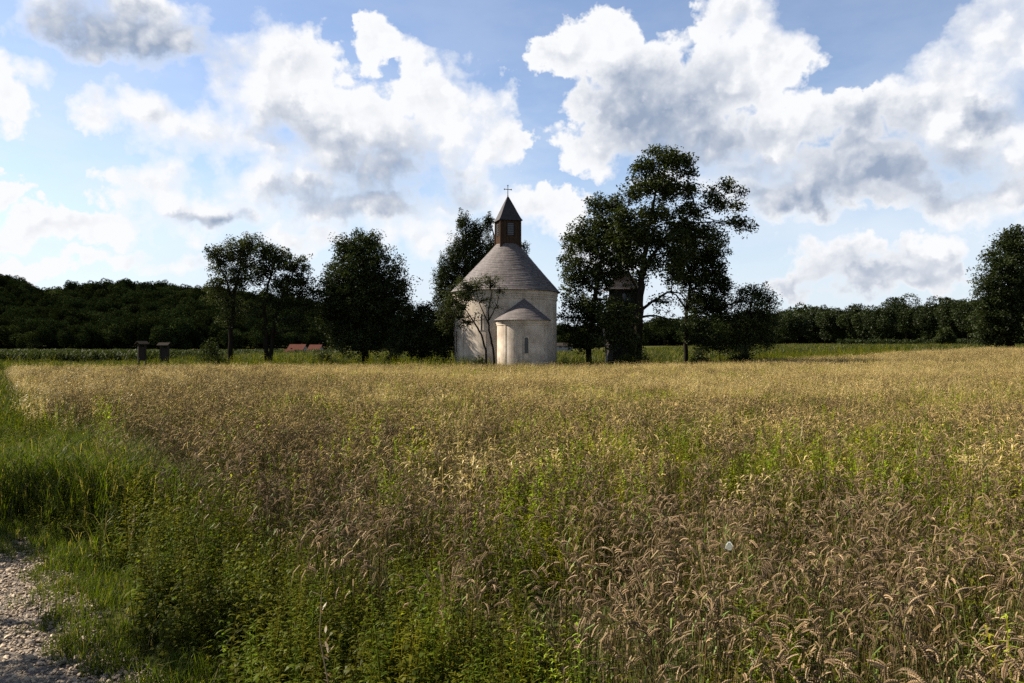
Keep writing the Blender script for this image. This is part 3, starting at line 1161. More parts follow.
def cone_roof(name, mat, parent, base_c, base_r, base_z, apex, top_r, courses, segs=96, lip=0.014, flare=0.0):
    """a shingled cone in stepped courses; apex=(x,y,z)"""
    V_, U_, Q = [], [], []
    n = segs + 1
    base_c, apex = np.asarray(base_c, float), np.asarray(apex, float)
    slant = math.hypot(base_r - top_r, apex[2] - base_z)
    for k in range(courses):
        for e, t in ((0, k / courses), (1, (k + 1) / courses)):
            c = base_c * (1 - t) + apex[:2] * t
            rr = base_r + (top_r - base_r) * t - flare * math.sin(math.pi * t)
            z = base_z + (apex[2] - base_z) * t + (lip if e == 0 else 0) * 0.4
            rr += lip if e == 0 else 0
            for j in range(n):
                a = 2 * math.pi * j / segs
                jit = 0.006 * math.sin(j * 12.9898 + k * 4.1) if e == 0 else 0
                V_.append((c[0] + (rr + jit) * math.cos(a), c[1] + (rr + jit) * math.sin(a), z - abs(jit)))
                U_.append((a * base_r * 0.62, t * slant))
    rows = courses * 2
    for i in range(rows - 1):
        for j in range(segs):
            Q.append((i * n + j, i * n + j + 1, (i + 1) * n + j + 1, (i + 1) * n + j))
    # underside of the eaves
    b0 = len(V_)
    for j in range(n):
        a = 2 * math.pi * j / segs
        V_.append((base_c[0] + (base_r - .5) * math.cos(a), base_c[1] + (base_r - .5) * math.sin(a), base_z - 0.05))
        U_.append((a, 0))
    for j in range(segs):
        Q.append((b0 + j, b0 + j + 1, j + 1, j))
    me = mesh_np(name, V_, [np.array(Q)], None, mat)
    uv_from(me, U_)
    return link(bpy.data.objects.new(name, me), parent)


def ring_wall(name, mat, parent, c, r, prof, segs=96):
    """lathe: prof = [(radius offset, z)]"""
    V_, Q = [], []
    for dr, z in prof:
        for j in range(segs):
            a = 2 * math.pi * j / segs
            V_.append((c[0] + (r + dr) * math.cos(a), c[1] + (r + dr) * math.sin(a), z))
    for i in range(len(prof) - 1):
        for j in range(segs):
            k = (j + 1) % segs
            Q.append((i * segs + j, i * segs + k, (i + 1) * segs + k, (i + 1) * segs + j))
    return link(bpy.data.objects.new(name, mesh_np(name, V_, [np.array(Q)], None, mat)), parent)


def slit_window(parent, c, r, ang, z0, z1, w):
    """narrow round-headed window in a curved wall; ang measured from the direction to the camera, positive to the right"""
    n = np.array([math.sin(ang), -math.cos(ang), 0])
    t = np.array([math.cos(ang), math.sin(ang), 0])
    o = np.array([c[0], c[1], 0]) + n * (r - 0.02)

    def arch(wd, za, zb):
        pts = [(-wd, za), (wd, za)]
        for k in range(0, 9):
            a = math.pi * k / 8
            pts.append((wd * math.cos(a), zb - wd + wd * math.sin(a)))
        return pts
    A, B_ = arch(w / 2, z0, z1), arch(w / 2 + 0.09, z0 - .06, z1 + .09)
    m = len(A)

    def P(p, dpt):
        return o + t * p[0] + np.array([0, 0, p[1]]) + n * dpt
    b = Buf()
    v = [P(p, .075) for p in A] + [P(p, .06) for p in B_] + [P(p, -.05) for p in A] + [P(p, -.1) for p in B_]
    q = []
    for i in range(m):
        j = (i + 1) % m
        q += [(i, m + i, m + j, j), (i, j, 2 * m + j, 2 * m + i), (m + i, 3 * m + i, 3 * m + j, m + j)]
    b.add(v, [np.array(q)])
    f = b.obj('window', MAT_PLASTER, parent)
    g = Buf()
    g.add([P(p, 0.028) for p in A], [np.arange(m)[None, :]])
    g.obj('pane', MAT_HOLE, f)
    return f


CH = np.array([-0.56, 65.0])
AP_A = R(20)
AP = CH + 3.95 * np.array([math.sin(AP_A), -math.cos(AP_A)])


def build_church():
    root = empty('round_church', (CH[0], CH[1], 0), 'pale stone round church with conical shingle roof, small apse and wooden lantern with cross', 'church')
    c0 = np.array([0.0, 0.0])
    r0 = 4.2
    ring_wall('wall', MAT_PLASTER, root, c0, r0, [(0.10, -0.3), (0.10, 0.42), (0.0, 0.5), (0.0, 6.0), (0.05, 6.02), (0.05, 6.16), (0.10, 6.18), (0.10, 6.50), (-.4, 6.52)])
    for k in range(12):
        a = R(-82 + 30 * k)
        if abs((a - AP_A + math.pi) % (2 * math.pi) - math.pi) < R(28):
            continue
        n = np.array([math.sin(a), -math.cos(a)])
        b = Buf()
        b.box((*(n * (r0 - .012)), 3.24), (0.30, 0.09, 5.5), (.5, .45, .35), a)
        b.obj('pilaster', MAT_PLASTER, root)
    # toothed band under the eaves
    V_, Q = [], []
    nt = 288
    for z in (5.84, 6.0):
        for j in range(nt):
            rr = r0 + (.085 if (j // 2) % 2 == 0 else .02)
            aa = 2 * math.pi * j / nt
            V_.append((rr * math.cos(aa), rr * math.sin(aa), z))
    for j in range(nt):
        Q.append((j, (j + 1) % nt, nt + (j + 1) % nt, nt + j))
    V2 = [(r0 * .99 * math.cos(2 * math.pi * j / nt), r0 * .99 * math.sin(2 * math.pi * j / nt), 5.84) for j in range(nt)]
    for j in range(nt):
        Q.append((2 * nt + j, 2 * nt + (j + 1) % nt, (j + 1) % nt, j))
    link(bpy.data.objects.new('frieze', mesh_np('frieze', V_ + V2, [np.array(Q)], None, MAT_PLASTER)), root)
    cone_roof('roof', MAT_SHINGLE, root, c0, 4.5, 6.5, (0.2, 0, 10.45), 0.95, 26, flare=.05)
    slit_window(root, c0, r0, R(-64.5), 1.7, 3.4, .3)
    slit_window(root, c0, r0, R(-24), 3.4, 4.6, .26)
    # apse
    ap = AP - CH
    aw = ring_wall('apse', MAT_PLASTER, root, ap, 2.0, [(0.08, -.3), (0.08, .38), (0, .45), (0, 3.72), (.04, 3.74), (.04, 3.86), (.08, 3.88), (.08, 4.14), (-.3, 4.16)], 72)
    tip = ap + 0.42 * np.array([math.sin(AP_A), -math.cos(AP_A)])
    cone_roof('apse_roof', MAT_SHINGLE, aw, ap, 2.24, 4.13, (tip[0], tip[1], 5.78), .03, 11, 72)
    slit_window(aw, ap, 2.0, R(8), 1.62, 2.82, .3)
    for d in (-62, -24, 40, 78):
        a = AP_A + R(d)
        n = np.array([math.sin(a), -math.cos(a)])
        b = Buf()
        b.box((*(ap + n * 1.985), 2.06), (0.22, 0.09, 3.3), (.5, .45, .35), a)
        b.obj('apse_pilaster', MAT_PLASTER, aw)
    # lantern
    rz = R(16)
    b = Buf()
    w = 1.62
    for k in range(7):
        for f in range(4):
            a = f * math.pi / 2
            off = (k - 3) * w / 7
            hw = w / 2 - .02
            p = {0: (off, -hw), 1: (hw, off), 2: (off, hw), 3: (-hw, off)}[f]
            s = (w / 7 - .012, .05, 2.4) if f % 2 == 0 else (.05, w / 7 - .012, 2.4)
            cs, sn = math.cos(rz), math.sin(rz)
            b.box((p[0] * cs - p[1] * sn, p[0] * sn + p[1] * cs, 11.2 + .004 * ((k * 5 + f) % 3)), s, (.3, .2, .1), rz)
    for sx in (-1, 1):
        for sy in (-1, 1):
            q = np.array([sx, sy]) * (w / 2 + .012)
            b.box((q[0] * cs - q[1] * sn, q[0] * sn + q[1] * cs, 11.2), (.13, .13, 2.44), (.3, .2, .1), rz)
    la = b.obj('lantern', MAT_WOOD, root)
    for f in (0, 3):
        a = rz + (0 if f == 0 else -math.pi / 2)
        n = np.array([math.sin(a), -math.cos(a)])
        b = Buf()
        b.box((*(n * (w / 2 + .012)), 11.62), (.52, .05, .95), (.1, .1, .1), a)
        lw = b.obj('louver', MAT_HOLE, la)
        b = Buf()
        t = np.array([math.cos(a), math.sin(a)])
        for k in range(5):
            b.box((*(n * (w / 2 + .05)), 11.26 + k * .18), (.5, .05, .03), (.1, .1, .1), a)
        for sx in (-1, 1):
            b.box((*(n * (w / 2 + .04) + t * sx * .29), 11.62), (.07, .06, 1.05), (.1, .1, .1), a)
        b.obj('louver_frame', MAT_DARKWOOD, lw)
    prof = [(.99, 12.34), (.86, 12.55), (.72, 12.85), (.55, 13.25), (.36, 13.7), (.18, 14.1), (.05, 14.38)]
    V_, U_, Q = [], [], []
    for f in range(4):
        a = rz + f * math.pi / 2
        n = np.array([math.sin(a), -math.cos(a)])
        t = np.array([math.cos(a), math.sin(a)])
        i0 = len(V_)
        for h, z in prof:
            for s in (-1, 1):
                p = n * h + t * h * s
                V_.append((p[0], p[1], z))
                U_.append((s * h, z * 1.2))
        for i in range(len(prof) - 1):
            Q.append((i0 + 2 * i, i0 + 2 * i + 1, i0 + 2 * i + 3, i0 + 2 * i + 2))
    i0 = len(V_)
    for f in range(4):
        a = rz + f * math.pi / 2 + math.pi / 4
        V_.append((math.sin(a) * .99 * 1.414, -math.cos(a) * .99 * 1.414, 12.335))
        U_.append((0, 0))
    Q.append((i0 + 3, i0 + 2, i0 + 1, i0))
    me = mesh_np('lantern_roof', V_, [np.array(Q)], None, MAT_SHINGLE_DARK)
    uv_from(me, U_)
    link(bpy.data.objects.new('lantern_roof', me), la)
    b = Buf()
    b.tube([[0, 0, 14.3], [0, 0, 15.25]], [.035, .03], 6)
    b.tube([[-.27 * cs, -.27 * sn, 14.98], [.27 * cs, .27 * sn, 14.98]], [.03, .03], 6)
    for p in ((-.29 * cs, -.29 * sn, 14.98), (.29 * cs, .29 * sn, 14.98), (0, 0, 15.29), (0, 0, 14.45)):
        b.tube([np.array(p) - [0, 0, .06], p, np.array(p) + [0, 0, .06]], [.02, .065, .02], 8)
    b.obj('cross', MAT_IRON, la, True)
    la.location.x = 0.22


build_church()


def gable_house(name, loc, w, dp, wall_h, roof_h, wallm, roofm, label, cat, rz=0.0, hip=0.0):
    root = empty(name, loc, label, cat, None, rz)
    b = Buf()
    b.box((0, 0, wall_h / 2 - .2), (w, dp, wall_h + .4))
    if hip == 0:
        for s in (-1, 1):
            v = [(s * w / 2, -dp / 2, wall_h), (s * w / 2, dp / 2, wall_h), (s * w / 2, 0, wall_h + roof_h * .94)]
            b.add(v, [np.array([[0, 1, 2]])])
    b.obj('wall', wallm, root)
    o = .35
    W, D = w / 2 + o, dp / 2 + o
    rw = W - hip
    z0, z1 = wall_h - .1, wall_h + roof_h
    v = [(-W, -D, z0), (W, -D, z0), (W, D, z0), (-W, D, z0), (-rw, 0, z1), (rw, 0, z1)]
    v2 = [(x, y, z - .14) for x, y, z in v]
    q = [(0, 1, 5, 4), (2, 3, 4, 5), (6, 10, 11, 7), (8, 11, 10, 9), (0, 6, 7, 1), (2, 8, 9, 3), (1, 7, 8, 2), (3, 9, 6, 0)]
    tr = [(1, 2, 5), (3, 0, 4)] if hip else []
    b = Buf()
    b.add(v + v2, [np.array(q)] + ([np.array(tr)] if tr else []))
    me = b.mesh('roof', roofm)
    uv_from(me, [(x + y * .3, z * 1.3 + abs(y)) for x, y, z in v + v2])
    r_ = link(bpy.data.objects.new('roof', me), root)
    return root, r_


def build_far_houses():
    d = 262

    def X(px, dd=d):
        return (px - 512) / F * dd
    for px, dd, w, label, top, wh in ((288, 262, 4.0, 'far red roofed house half sunk behind the meadow, left one of three', 1.35, 2.6), (298, 285, 5.4, 'far red roofed house peeping over its left neighbour', 3.1, 2.8),
                                      (316, 262, 3.6, 'far red roofed house nearest the big round tree', 2.9, 2.8)):
        x = X(px, dd)
        z = float(height(x, dd))
        zt = top - z - 2.0
        root, rf = gable_house('house', (x, dd, z), w, 6, max(zt, 1.2), 2.0, MAT_GREYWALL, MAT_TILE, label, 'house', R(-6))
        b = Buf()
        b.box((w * .2, 1.0, max(zt, 1.2) + 1.95), (.5, .5, .9))
        b.obj('chimney', MAT_TILE, rf)
        for s in (-1, 1):
            b = Buf()
            b.box((s * w * .25, -3.02, max(zt, 1.2) * .55), (.9, .08, 1.0))
            b.obj('window', MAT_HOLE, root)
    x = X(564, 300)
    z = float(height(x, 300))
    root, rf = gable_house('house', (x, 300, z), 6, 6, 2.2, 1.1, MAT_GREYWALL, MAT_OLDWOOD, 'far small pale house seen between church and trees', 'house')
    for s in (-1, 1):
        b = Buf()
        b.box((s * 1.5, -3.02, 1.8), (.9, .08, 1.0))
        b.obj('window', MAT_HOLE, root)


build_far_houses()


def build_belfry():
    d = 66.6
    x = (623 - 512) / F * d
    root = empty('bell_tower', (x, d, 0), 'dark boarded bell tower with reddish hipped roof hidden among the trees', 'bell tower', None, R(8))
    b = Buf()
    n = 9
    for f in range(4):
        for k in range(n):
            u0, u1 = -1 + 2 * k / n + .01, -1 + 2 * (k + 1) / n - .01
            vv = []
            for lay in (0.0, .05):
                for u, z, h in ((u0, 0, 1.25), (u1, 0, 1.25), (u1, 6.9, .95), (u0, 6.9, .95)):
                    p = (u * h, -(h - lay))
                    a = f * math.pi / 2
                    vv.append((p[0] * math.cos(a) - p[1] * math.sin(a), p[0] * math.sin(a) + p[1] * math.cos(a), z))
            b.add(vv, [np.array([[0, 1, 2, 3], [7, 6, 5, 4], [0, 4, 5, 1], [1, 5, 6, 2], [2, 6, 7, 3], [3, 7, 4, 0]])])
    b.obj('wall', MAT_DARKWOOD, root)
    b = Buf()
    b.box((0, -1.02, 6.1), (.7, .16, .8))
    o = b.obj('opening', MAT_HOLE, root)
    W, rw, z0, z1 = 1.36, .42, 6.95, 8.45
    v = [(-W, -W, z0), (W, -W, z0), (W, W, z0), (-W, W, z0), (-rw, 0, z1), (rw, 0, z1)]
    v2 = [(a, c, e - .1) for a, c, e in v]
    q = [(0, 1, 5, 4), (2, 3, 4, 5), (0, 6, 7, 1), (2, 8, 9, 3), (1, 7, 8, 2), (3, 9, 6, 0), (9, 8, 7, 6)]
    b = Buf()
    b.add(v + v2, [np.array(q), np.array([(1, 2, 5), (3, 0, 4)])])
    me = b.mesh('roof', MAT_PINKROOF)
    uv_from(me, [(a + c * .3, e * 1.3) for a, c, e in v + v2])
    link(bpy.data.objects.new('roof', me), root)


build_belfry()


def build_boards():
    def board(px, top, d, w, rz, label):
        x = (px - 512) / F * d
        root = empty('notice_board', (x, d, float(height(x, d))), label, 'notice board', None, rz)
        zt = CAM_Z + (HOR - top) / F * d
        for s in (-1, 1):
            b = Buf()
            b.box((s * w * .42, 0, zt / 2 - .15), (.11, .11, zt), (.1, .1, .1))
            b.obj('post', MAT_DARKWOOD, root)
        b = Buf()
        b.box((0, 0, zt - .85), (w * .74, .05, 1.0), (.1, .1, .1))
        b.obj('panel', MAT_DARKWOOD, root)
        b = Buf()
        W = w * .62
        v = [(-W, -.32, zt - .14), (W, -.32, zt - .14), (W, 0, zt + .06), (-W, 0, zt + .06), (W, .32, zt - .14), (-W, .32, zt - .14)]
        v += [(a, c, e - .05) for a, c, e in v]
        b.add(v, [np.array([[0, 1, 2, 3], [3, 2, 4, 5], [7, 6, 9, 8], [8, 9, 11, 10], [0, 6, 7, 1], [5, 4, 10, 11], [1, 7, 8, 2], [2, 8, 10, 4], [0, 3, 9, 6], [3, 5, 11, 9]])])
        b.obj('roof', MAT_OLDWOOD, root)
    board(142, 342, 57, .62, R(58), 'dark roofed notice board seen nearly edge on, the left of two')
    board(164.5, 343.2, 60, .74, R(-8), 'roofed notice board facing the field, the right of two')
    d = 63
    b = Buf()
    p0, p1 = wpt(608.5, 360, d), wpt(603.6, 328.5, d)
    x0 = p0[0]
    org = np.array([x0, d, 0.0])
    p0 = np.array([0, 0, -.05])
    p1 = p1 - org
    dirv = (p1 - p0) / np.linalg.norm(p1 - p0)
    t = np.array([dirv[2], 0, -dirv[0]]) * .075
    y = np.array([0, .025, 0])
    v = [p0 - t - y, p0 + t - y, p0 + t + y, p0 - t + y, p1 - t - y, p1 + t - y, p1 + t + y, p1 - t + y]
    b.add(v, [np.array([[0, 1, 5, 4], [1, 2, 6, 5], [2, 3, 7, 6], [3, 0, 4, 7], [4, 5, 6, 7], [3, 2, 1, 0]])])
    o = b.obj('plank', MAT_GREYWOOD)
    o.location = org
    tag(o, 'pale slanting plank leaning between the trunks beside the bell tower', 'plank')


build_boards()


def build_butterfly():
    p = wpt(727, 549, 4.55)
    root = empty('butterfly', p, 'small white butterfly with closed wings perched on the wheat ears', 'butterfly', None, R(-15))
    b = Buf()
    b.tube([[-.022, 0, .006], [-.014, 0, .002], [-.002, 0, -.001], [.012, 0, -.004]], [.0012, .0024, .003, .001], 6, (.10, .09, .08))
    for s in (-1, 1):
        b.tube([[-.022, 0, .006], [-.032, s * .004, .011], [-.038, s * .007, .013]], [.0004, .0003, .0006], 4, (.12, .10, .08))
    b.obj('body', MAT_WING, root, True)
    for s in (-1, 1):
        b = Buf()
        out = [(-.012, .004), (-.008, .024), (.004, .04), (.016, .042), (.022, .033), (.030, .022), (.028, .006), (.016, -.006), (.002, -.002)]
        v = [(x, s * (.002 + z * .28), z) for x, z in out] + [(x, s * (.0035 + z * .28), z) for x, z in out]
        m = len(out)
        c = np.array([[.86, .83, .68]] * (2 * m))
        c[[2, 3, m + 2, m + 3]] = (.60, .60, .55)
        q = np.array([(i, (i + 1) % m, m + (i + 1) % m, m + i) for i in range(m)])
        b.add(v, [np.arange(m)[None, :], np.arange(m, 2 * m)[::-1][None, :], q], c)
        b.obj('wing', MAT_WING, root)


MAT_WING = leaf_mat('wing_scales', .3, 0.02, .5, 0, (1, 1, 1))
build_butterfly()


# ------------------------------------------------------------------ trees
def leaf_cloud(centres, radii, per, size, r, pal, droop=0.0, squash=0.8, updir=0.5):
    """leaf quads scattered round the clump centres: returns verts, quads, cols"""
    n = len(centres) * per
    ci = np.repeat(np.arange(len(centres)), per)
    off = r.normal(0, 1, (n, 3))
    off /= np.linalg.norm(off, axis=1, keepdims=True) + 1e-9
    off *= (r.random((n, 1)) ** 0.5)
    off[:, 2] *= squash
    if droop:
        off[:, :2] *= 0.55
        off[:, 2] = off[:, 2] * 0.5 - r.random(n) * droop
    c = centres[ci] + off * radii[ci][:, None]
    d = r.normal(0, 1, (n, 3))
    d[:, 2] = d[:, 2] * 0.6 - 0.35
    d /= np.linalg.norm(d, axis=1, keepdims=True)
    nn = r.normal(0, 1, (n, 3))
    nn[:, 2] = np.abs(nn[:, 2]) + updir
    s = np.cross(d, nn)
    s /= np.linalg.norm(s, axis=1, keepdims=True) + 1e-9
    up = np.cross(s, d)
    L = size * r.uniform(0.6, 1.35, (n, 1))
    W = L * r.uniform(0.4, 0.62, (n, 1))
    a = c - d * L * .5
    m1 = c + s * W * .5 + up * L * .10
    m2 = c - s * W * .5 + up * L * .10
    t = c + d * L * .5
    v = np.stack([a, m1, t, m2], 1).reshape(-1, 3)
    q = np.arange(n * 4).reshape(-1, 4)
    tone = r.random(len(centres))[ci] * 0.55 + r.random(n) * 0.45
    p0, p1 = np.array(pal[0]), np.array(pal[1])
    col = p0 + (p1 - p0) * tone[:, None]
    return v, q, np.repeat(col, 4, 0)


PAL_DARK = ((0.010, 0.016, 0.005), (0.034, 0.042, 0.010))
PAL_FOREST = ((0.008, 0.013, 0.004), (0.026, 0.033, 0.009))
PAL_MID = ((0.013, 0.020, 0.005), (0.048, 0.056, 0.013))
PAL_OLIVE = ((0.018, 0.023, 0.008), (0.060, 0.066, 0.020))


def make_tree(name, label, cat, d, base, lobes, stems, pal=PAL_DARK, leaf=0.22, per=34, dens=1.0, crad=0.55, seed=1, group=None, droop=0.0, depth=0.9, fork=None, shell=0.42, twigs=0.55, squash=0.8):
    """d: distance; base: (px,) foot of the first stem; lobes: (cx,cy,rx,ry) of the crown; stems: list of [(px,py,radius_m)...]"""
    r = np.random.default_rng(seed)
    bx = (base - 512) / F * d
    bz = float(height(bx, d))
    org = np.array([bx, d, bz])
    root = empty(name, org, label, cat, group)
    wood = Buf()
    stem_pts = []
    for st in stems:
        pts = np.array([wpt(p[0], p[1], d + (p[3] if len(p) > 3 else 0)) for p in st]) - org
        rad = np.array([p[2] for p in st])
        pts[0, 2] = min(pts[0, 2], -0.1) if st[0][1] > 340 else pts[0, 2]
        # smooth and wobble
        t = np.linspace(0, len(pts) - 1, (len(pts) - 1) * 4 + 1)
        k = np.arange(len(pts))
        P = np.stack([np.interp(t, k, pts[:, i]) for i in range(3)], 1)
        P[1:-1] += r.normal(0, 1, (len(P) - 2, 3)) * np.interp(t, k, rad)[1:-1, None] * 0.25
        RR = np.interp(t, k, rad)
        RR[0] *= 1.35
        wood.tube(P, RR, 8)
        stem_pts.append((P, RR))
    allp = np.concatenate([p for p, _ in stem_pts])
    allr = np.concatenate([q for _, q in stem_pts])
    cen, rad_ = [], []
    for lb in lobes:
        cx, cy, rx, ry = lb[:4]
        ld = lb[4] if len(lb) > 4 else 1.0
        dy = lb[5] if len(lb) > 5 else r.normal(0, 0.35)
        c = wpt(cx, cy, d + dy) - org
        rx_m, rz_m = rx / F * d, ry / F * d
        ry_m = rx_m * depth
        n = max(3, int(ld * dens * 22 * (rx_m * rz_m * ry_m) ** (2 / 3)))
        u = r.normal(0, 1, (n, 3))
        u /= np.linalg.norm(u, axis=1, keepdims=True)
        u *= (r.random((n, 1)) ** shell) * r.uniform(0.72, 1.2, (n, 1))
        pos = c + u * np.array([rx_m, ry_m, rz_m]) * 0.92
        pos[:, 2] = np.maximum(pos[:, 2], 0.25)
        cen.append(pos)
        rad_.append(np.full(n, crad) * r.uniform(0.65, 1.3, n))
        # a limb from the nearest stem to the lobe, then twigs to its clumps
        cand = np.where(allp[:, 2] < c[2] + 0.2 * rz_m)[0]
        if len(cand) == 0:
            cand = np.array([int(np.argmin(allp[:, 2]))])
        dist = np.linalg.norm(allp[cand] - c + np.array([0, 0, 0.35 * rz_m]), axis=1)
        j = cand[int(np.argmin(dist))]
        s0 = allp[j]
        mid = (s0 + c) / 2 + np.array([0, 0, 0.12 * np.linalg.norm(c - s0)]) + r.normal(0, .12, 3)
        tt = np.linspace(0, 1, 7)[:, None]
        limb = (1 - tt) ** 2 * s0 + 2 * tt * (1 - tt) * mid + tt ** 2 * c
        r0 = min(allr[j] * 0.7, 0.13)
        wood.tube(limb, np.linspace(r0, 0.03, 7), 6)
        for q in pos[r.random(n) < twigs]:
            k = r.integers(2, 7)
            a = limb[k]
            mm = (a + q) / 2 + r.normal(0, .15, 3) + np.array([0, 0, .1])
            tt4 = np.linspace(0, 1, 4)[:, None]
            wood.tube((1 - tt4) ** 2 * a + 2 * tt4 * (1 - tt4) * mm + tt4 ** 2 * q, [0.028, 0.02, 0.014, 0.008], 4)
    cen = np.concatenate(cen)
    rad_ = np.concatenate(rad_)
    v, q, c = leaf_cloud(cen, rad_, per, leaf, r, pal, droop, squash)
    v[:, 2] = np.maximum(v[:, 2], 0.03)
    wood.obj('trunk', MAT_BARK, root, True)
    link(bpy.data.objects.new('crown', mesh_np('crown', v, [q], c, MAT_LEAF)), root)
    return root


def build_trees():
    # pair on the left
    make_tree('field_tree', 'slender open crowned tree with one trunk, leftmost in the row left of the church', 'tree', 66, 230,
              [(222, 262, 16, 20), (238, 250, 18, 16), (250, 243, 14, 12), (214, 252, 10, 8), (222, 300, 10, 14, .6), (240, 310, 11, 14, .8), (226, 318, 10, 12, .7), (212, 298, 8, 10, .6), (234, 282, 18, 16), (216, 283, 10, 12), (245, 268, 16, 16), (228, 305, 9, 10, .5)],
              [[(230, 363, .22), (231, 330, .19), (234, 300, .15), (238, 275, .1), (244, 252, .05)], [(233, 305, .1), (226, 280, .07), (218, 262, .04)]],
              PAL_OLIVE, leaf=.17, per=36, dens=1.7, crad=.5, seed=11)
    make_tree('field_tree', 'leafy tree with a forked double trunk beside the slender one', 'tree', 65, 267,
              [(275, 258, 20, 16), (292, 268, 18, 18), (262, 272, 16, 16), (284, 288, 22, 14), (303, 284, 12, 16), (305, 306, 11, 12, .8), (262, 250, 12, 10), (265, 295, 14, 12, .7), (256, 316, 9, 10, .5), (300, 318, 9, 8, .6), (276, 306, 12, 10, .5), (288, 304, 14, 10, .6), (312, 296, 8, 14, .7), (262, 328, 9, 10, .6), (290, 320, 14, 12, .7), (304, 330, 10, 12, .6), (275, 322, 9, 10, .5)],
              [[(266, 364, .2), (266, 335, .17), (264, 310, .13), (268, 285, .1), (274, 262, .05)], [(270, 364, .19), (272, 335, .16), (278, 308, .12), (288, 285, .08), (294, 270, .04)]],
              PAL_DARK, leaf=.18, per=36, dens=1.7, crad=.5, seed=12)
    make_tree('field_tree', 'large dense round dark tree reaching almost to the ground', 'tree', 66, 365,
              [(362, 262, 34, 32), (345, 285, 32, 34), (382, 285, 32, 36), (362, 300, 46, 36), (340, 318, 28, 28), (385, 322, 28, 28), (362, 338, 36, 22), (366, 242, 18, 14), (330, 300, 18, 24), (398, 300, 14, 26), (345, 250, 16, 14)],
              [[(365, 366, .34), (364, 330, .3), (363, 290, .2), (364, 250, .08)]],
              PAL_DARK, leaf=.2, per=42, dens=1.35, crad=.6, seed=13)
    make_tree('low_tree', 'low spreading dark tree between the round tree and the church', 'tree', 64, 428,
              [(412, 325, 18, 18), (432, 330, 18, 18), (405, 343, 16, 12), (440, 345, 12, 12), (425, 312, 14, 10), (396, 350, 12, 10, .8), (442, 352, 11, 12), (446, 335, 9, 14), (420, 352, 16, 10), (410, 312, 12, 12), (400, 330, 14, 16), (440, 318, 12, 12), (448, 326, 8, 12)],
              [[(430, 366, .14), (428, 350, .12), (420, 338, .09), (412, 328, .05)], [(428, 352, .08), (436, 338, .05)]],
              PAL_DARK, leaf=.18, per=40, dens=2.0, crad=.5, seed=14)
    # birches behind the church
    make_tree('birch_tree', 'tall drooping birch rising behind the left side of the church', 'tree', 72, 462,
              [(464, 222, 9, 14), (470, 240, 16, 16), (458, 250, 14, 20), (448, 268, 14, 20), (468, 268, 18, 20), (440, 285, 10, 22), (455, 295, 16, 22), (480, 262, 14, 20), (476, 226, 10, 12), (446, 312, 12, 24), (475, 300, 16, 20)],
              [[(462, 372, .26), (463, 320, .2), (466, 270, .14), (466, 225, .05)]],
              PAL_DARK, leaf=.16, per=44, dens=2.5, crad=.62, seed=15, droop=1.5)
    make_tree('birch_tree', 'narrow dark tree whose top shows on both sides of the lantern', 'tree', 76, 500,
              [(488, 222, 7, 14), (490, 245, 9, 18), (500, 250, 14, 18), (524, 246, 6, 9), (512, 260, 12, 14), (505, 280, 16, 22), (486, 270, 10, 22)],
              [[(502, 372, .24), (502, 320, .2), (502, 270, .14), (492, 228, .05)]],
              PAL_DARK, leaf=.16, per=42, dens=2.3, crad=.55, seed=16, droop=1.2)
    # thin tree before the church wall
    make_tree('young_tree', 'thin sparse tree with two leaning stems right in front of the church wall', 'tree', 57.5, 492,
              [(476, 286, 13, 9, 1.3), (490, 280, 13, 9, 1.2), (466, 297, 12, 10, 1.4), (459, 308, 9, 11, 1.2), (500, 290, 9, 8, .7), (484, 300, 12, 9, .6), (475, 318, 8, 9, .5), (497, 306, 7, 8, .5), (463, 322, 9, 10, 1.4), (452, 300, 12, 14, 2.0), (466, 288, 12, 12, 2.0), (446, 318, 11, 14, 2.0), (458, 310, 12, 12, 1.6)],
              [[(487, 364, .085), (486, 350, .08), (481, 334, .07), (474, 322, .055), (466, 310, .035)],
               [(495, 364, .085), (493, 348, .08), (489, 330, .065), (488, 312, .05), (492, 292, .03)],
               [(489, 325, .05), (480, 305, .035), (476, 290, .02)], [(489, 320, .045), (497, 305, .03), (500, 290, .02)]],
              PAL_OLIVE, leaf=.13, per=24, dens=1.6, crad=.4, seed=17, twigs=1.0)
    # big group right of the church
    make_tree('walnut_tree', 'dense leafy tree with a broad crown just right of the church', 'tree', 66, 589,
              [(600, 222, 22, 22), (588, 245, 24, 26), (612, 240, 24, 26), (578, 275, 18, 24), (600, 275, 26, 24), (572, 305, 12, 20, .8), (590, 310, 22, 22), (615, 205, 16, 12), (618, 262, 16, 22), (600, 330, 14, 14, .7), (570, 328, 9, 10, .8), (625, 300, 10, 18, .7), (566, 262, 9, 14, .8), (574, 342, 11, 12, .8), (592, 344, 14, 10, .6), (563, 318, 7, 12, .8), (575, 240, 14, 14), (596, 203, 12, 10), (612, 314, 20, 18, .7, -3.0), (626, 316, 14, 14, .7, -3.0), (614, 336, 20, 15, .6, -3.4), (632, 338, 14, 14, .7, -3.4), (605, 318, 18, 16), (582, 335, 14, 12, .8)],
              [[(589, 362, .26), (590, 330, .22), (596, 290, .17), (604, 245, .1), (610, 215, .05)]],
              PAL_MID, leaf=.22, per=36, dens=1.25, crad=.58, seed=18)
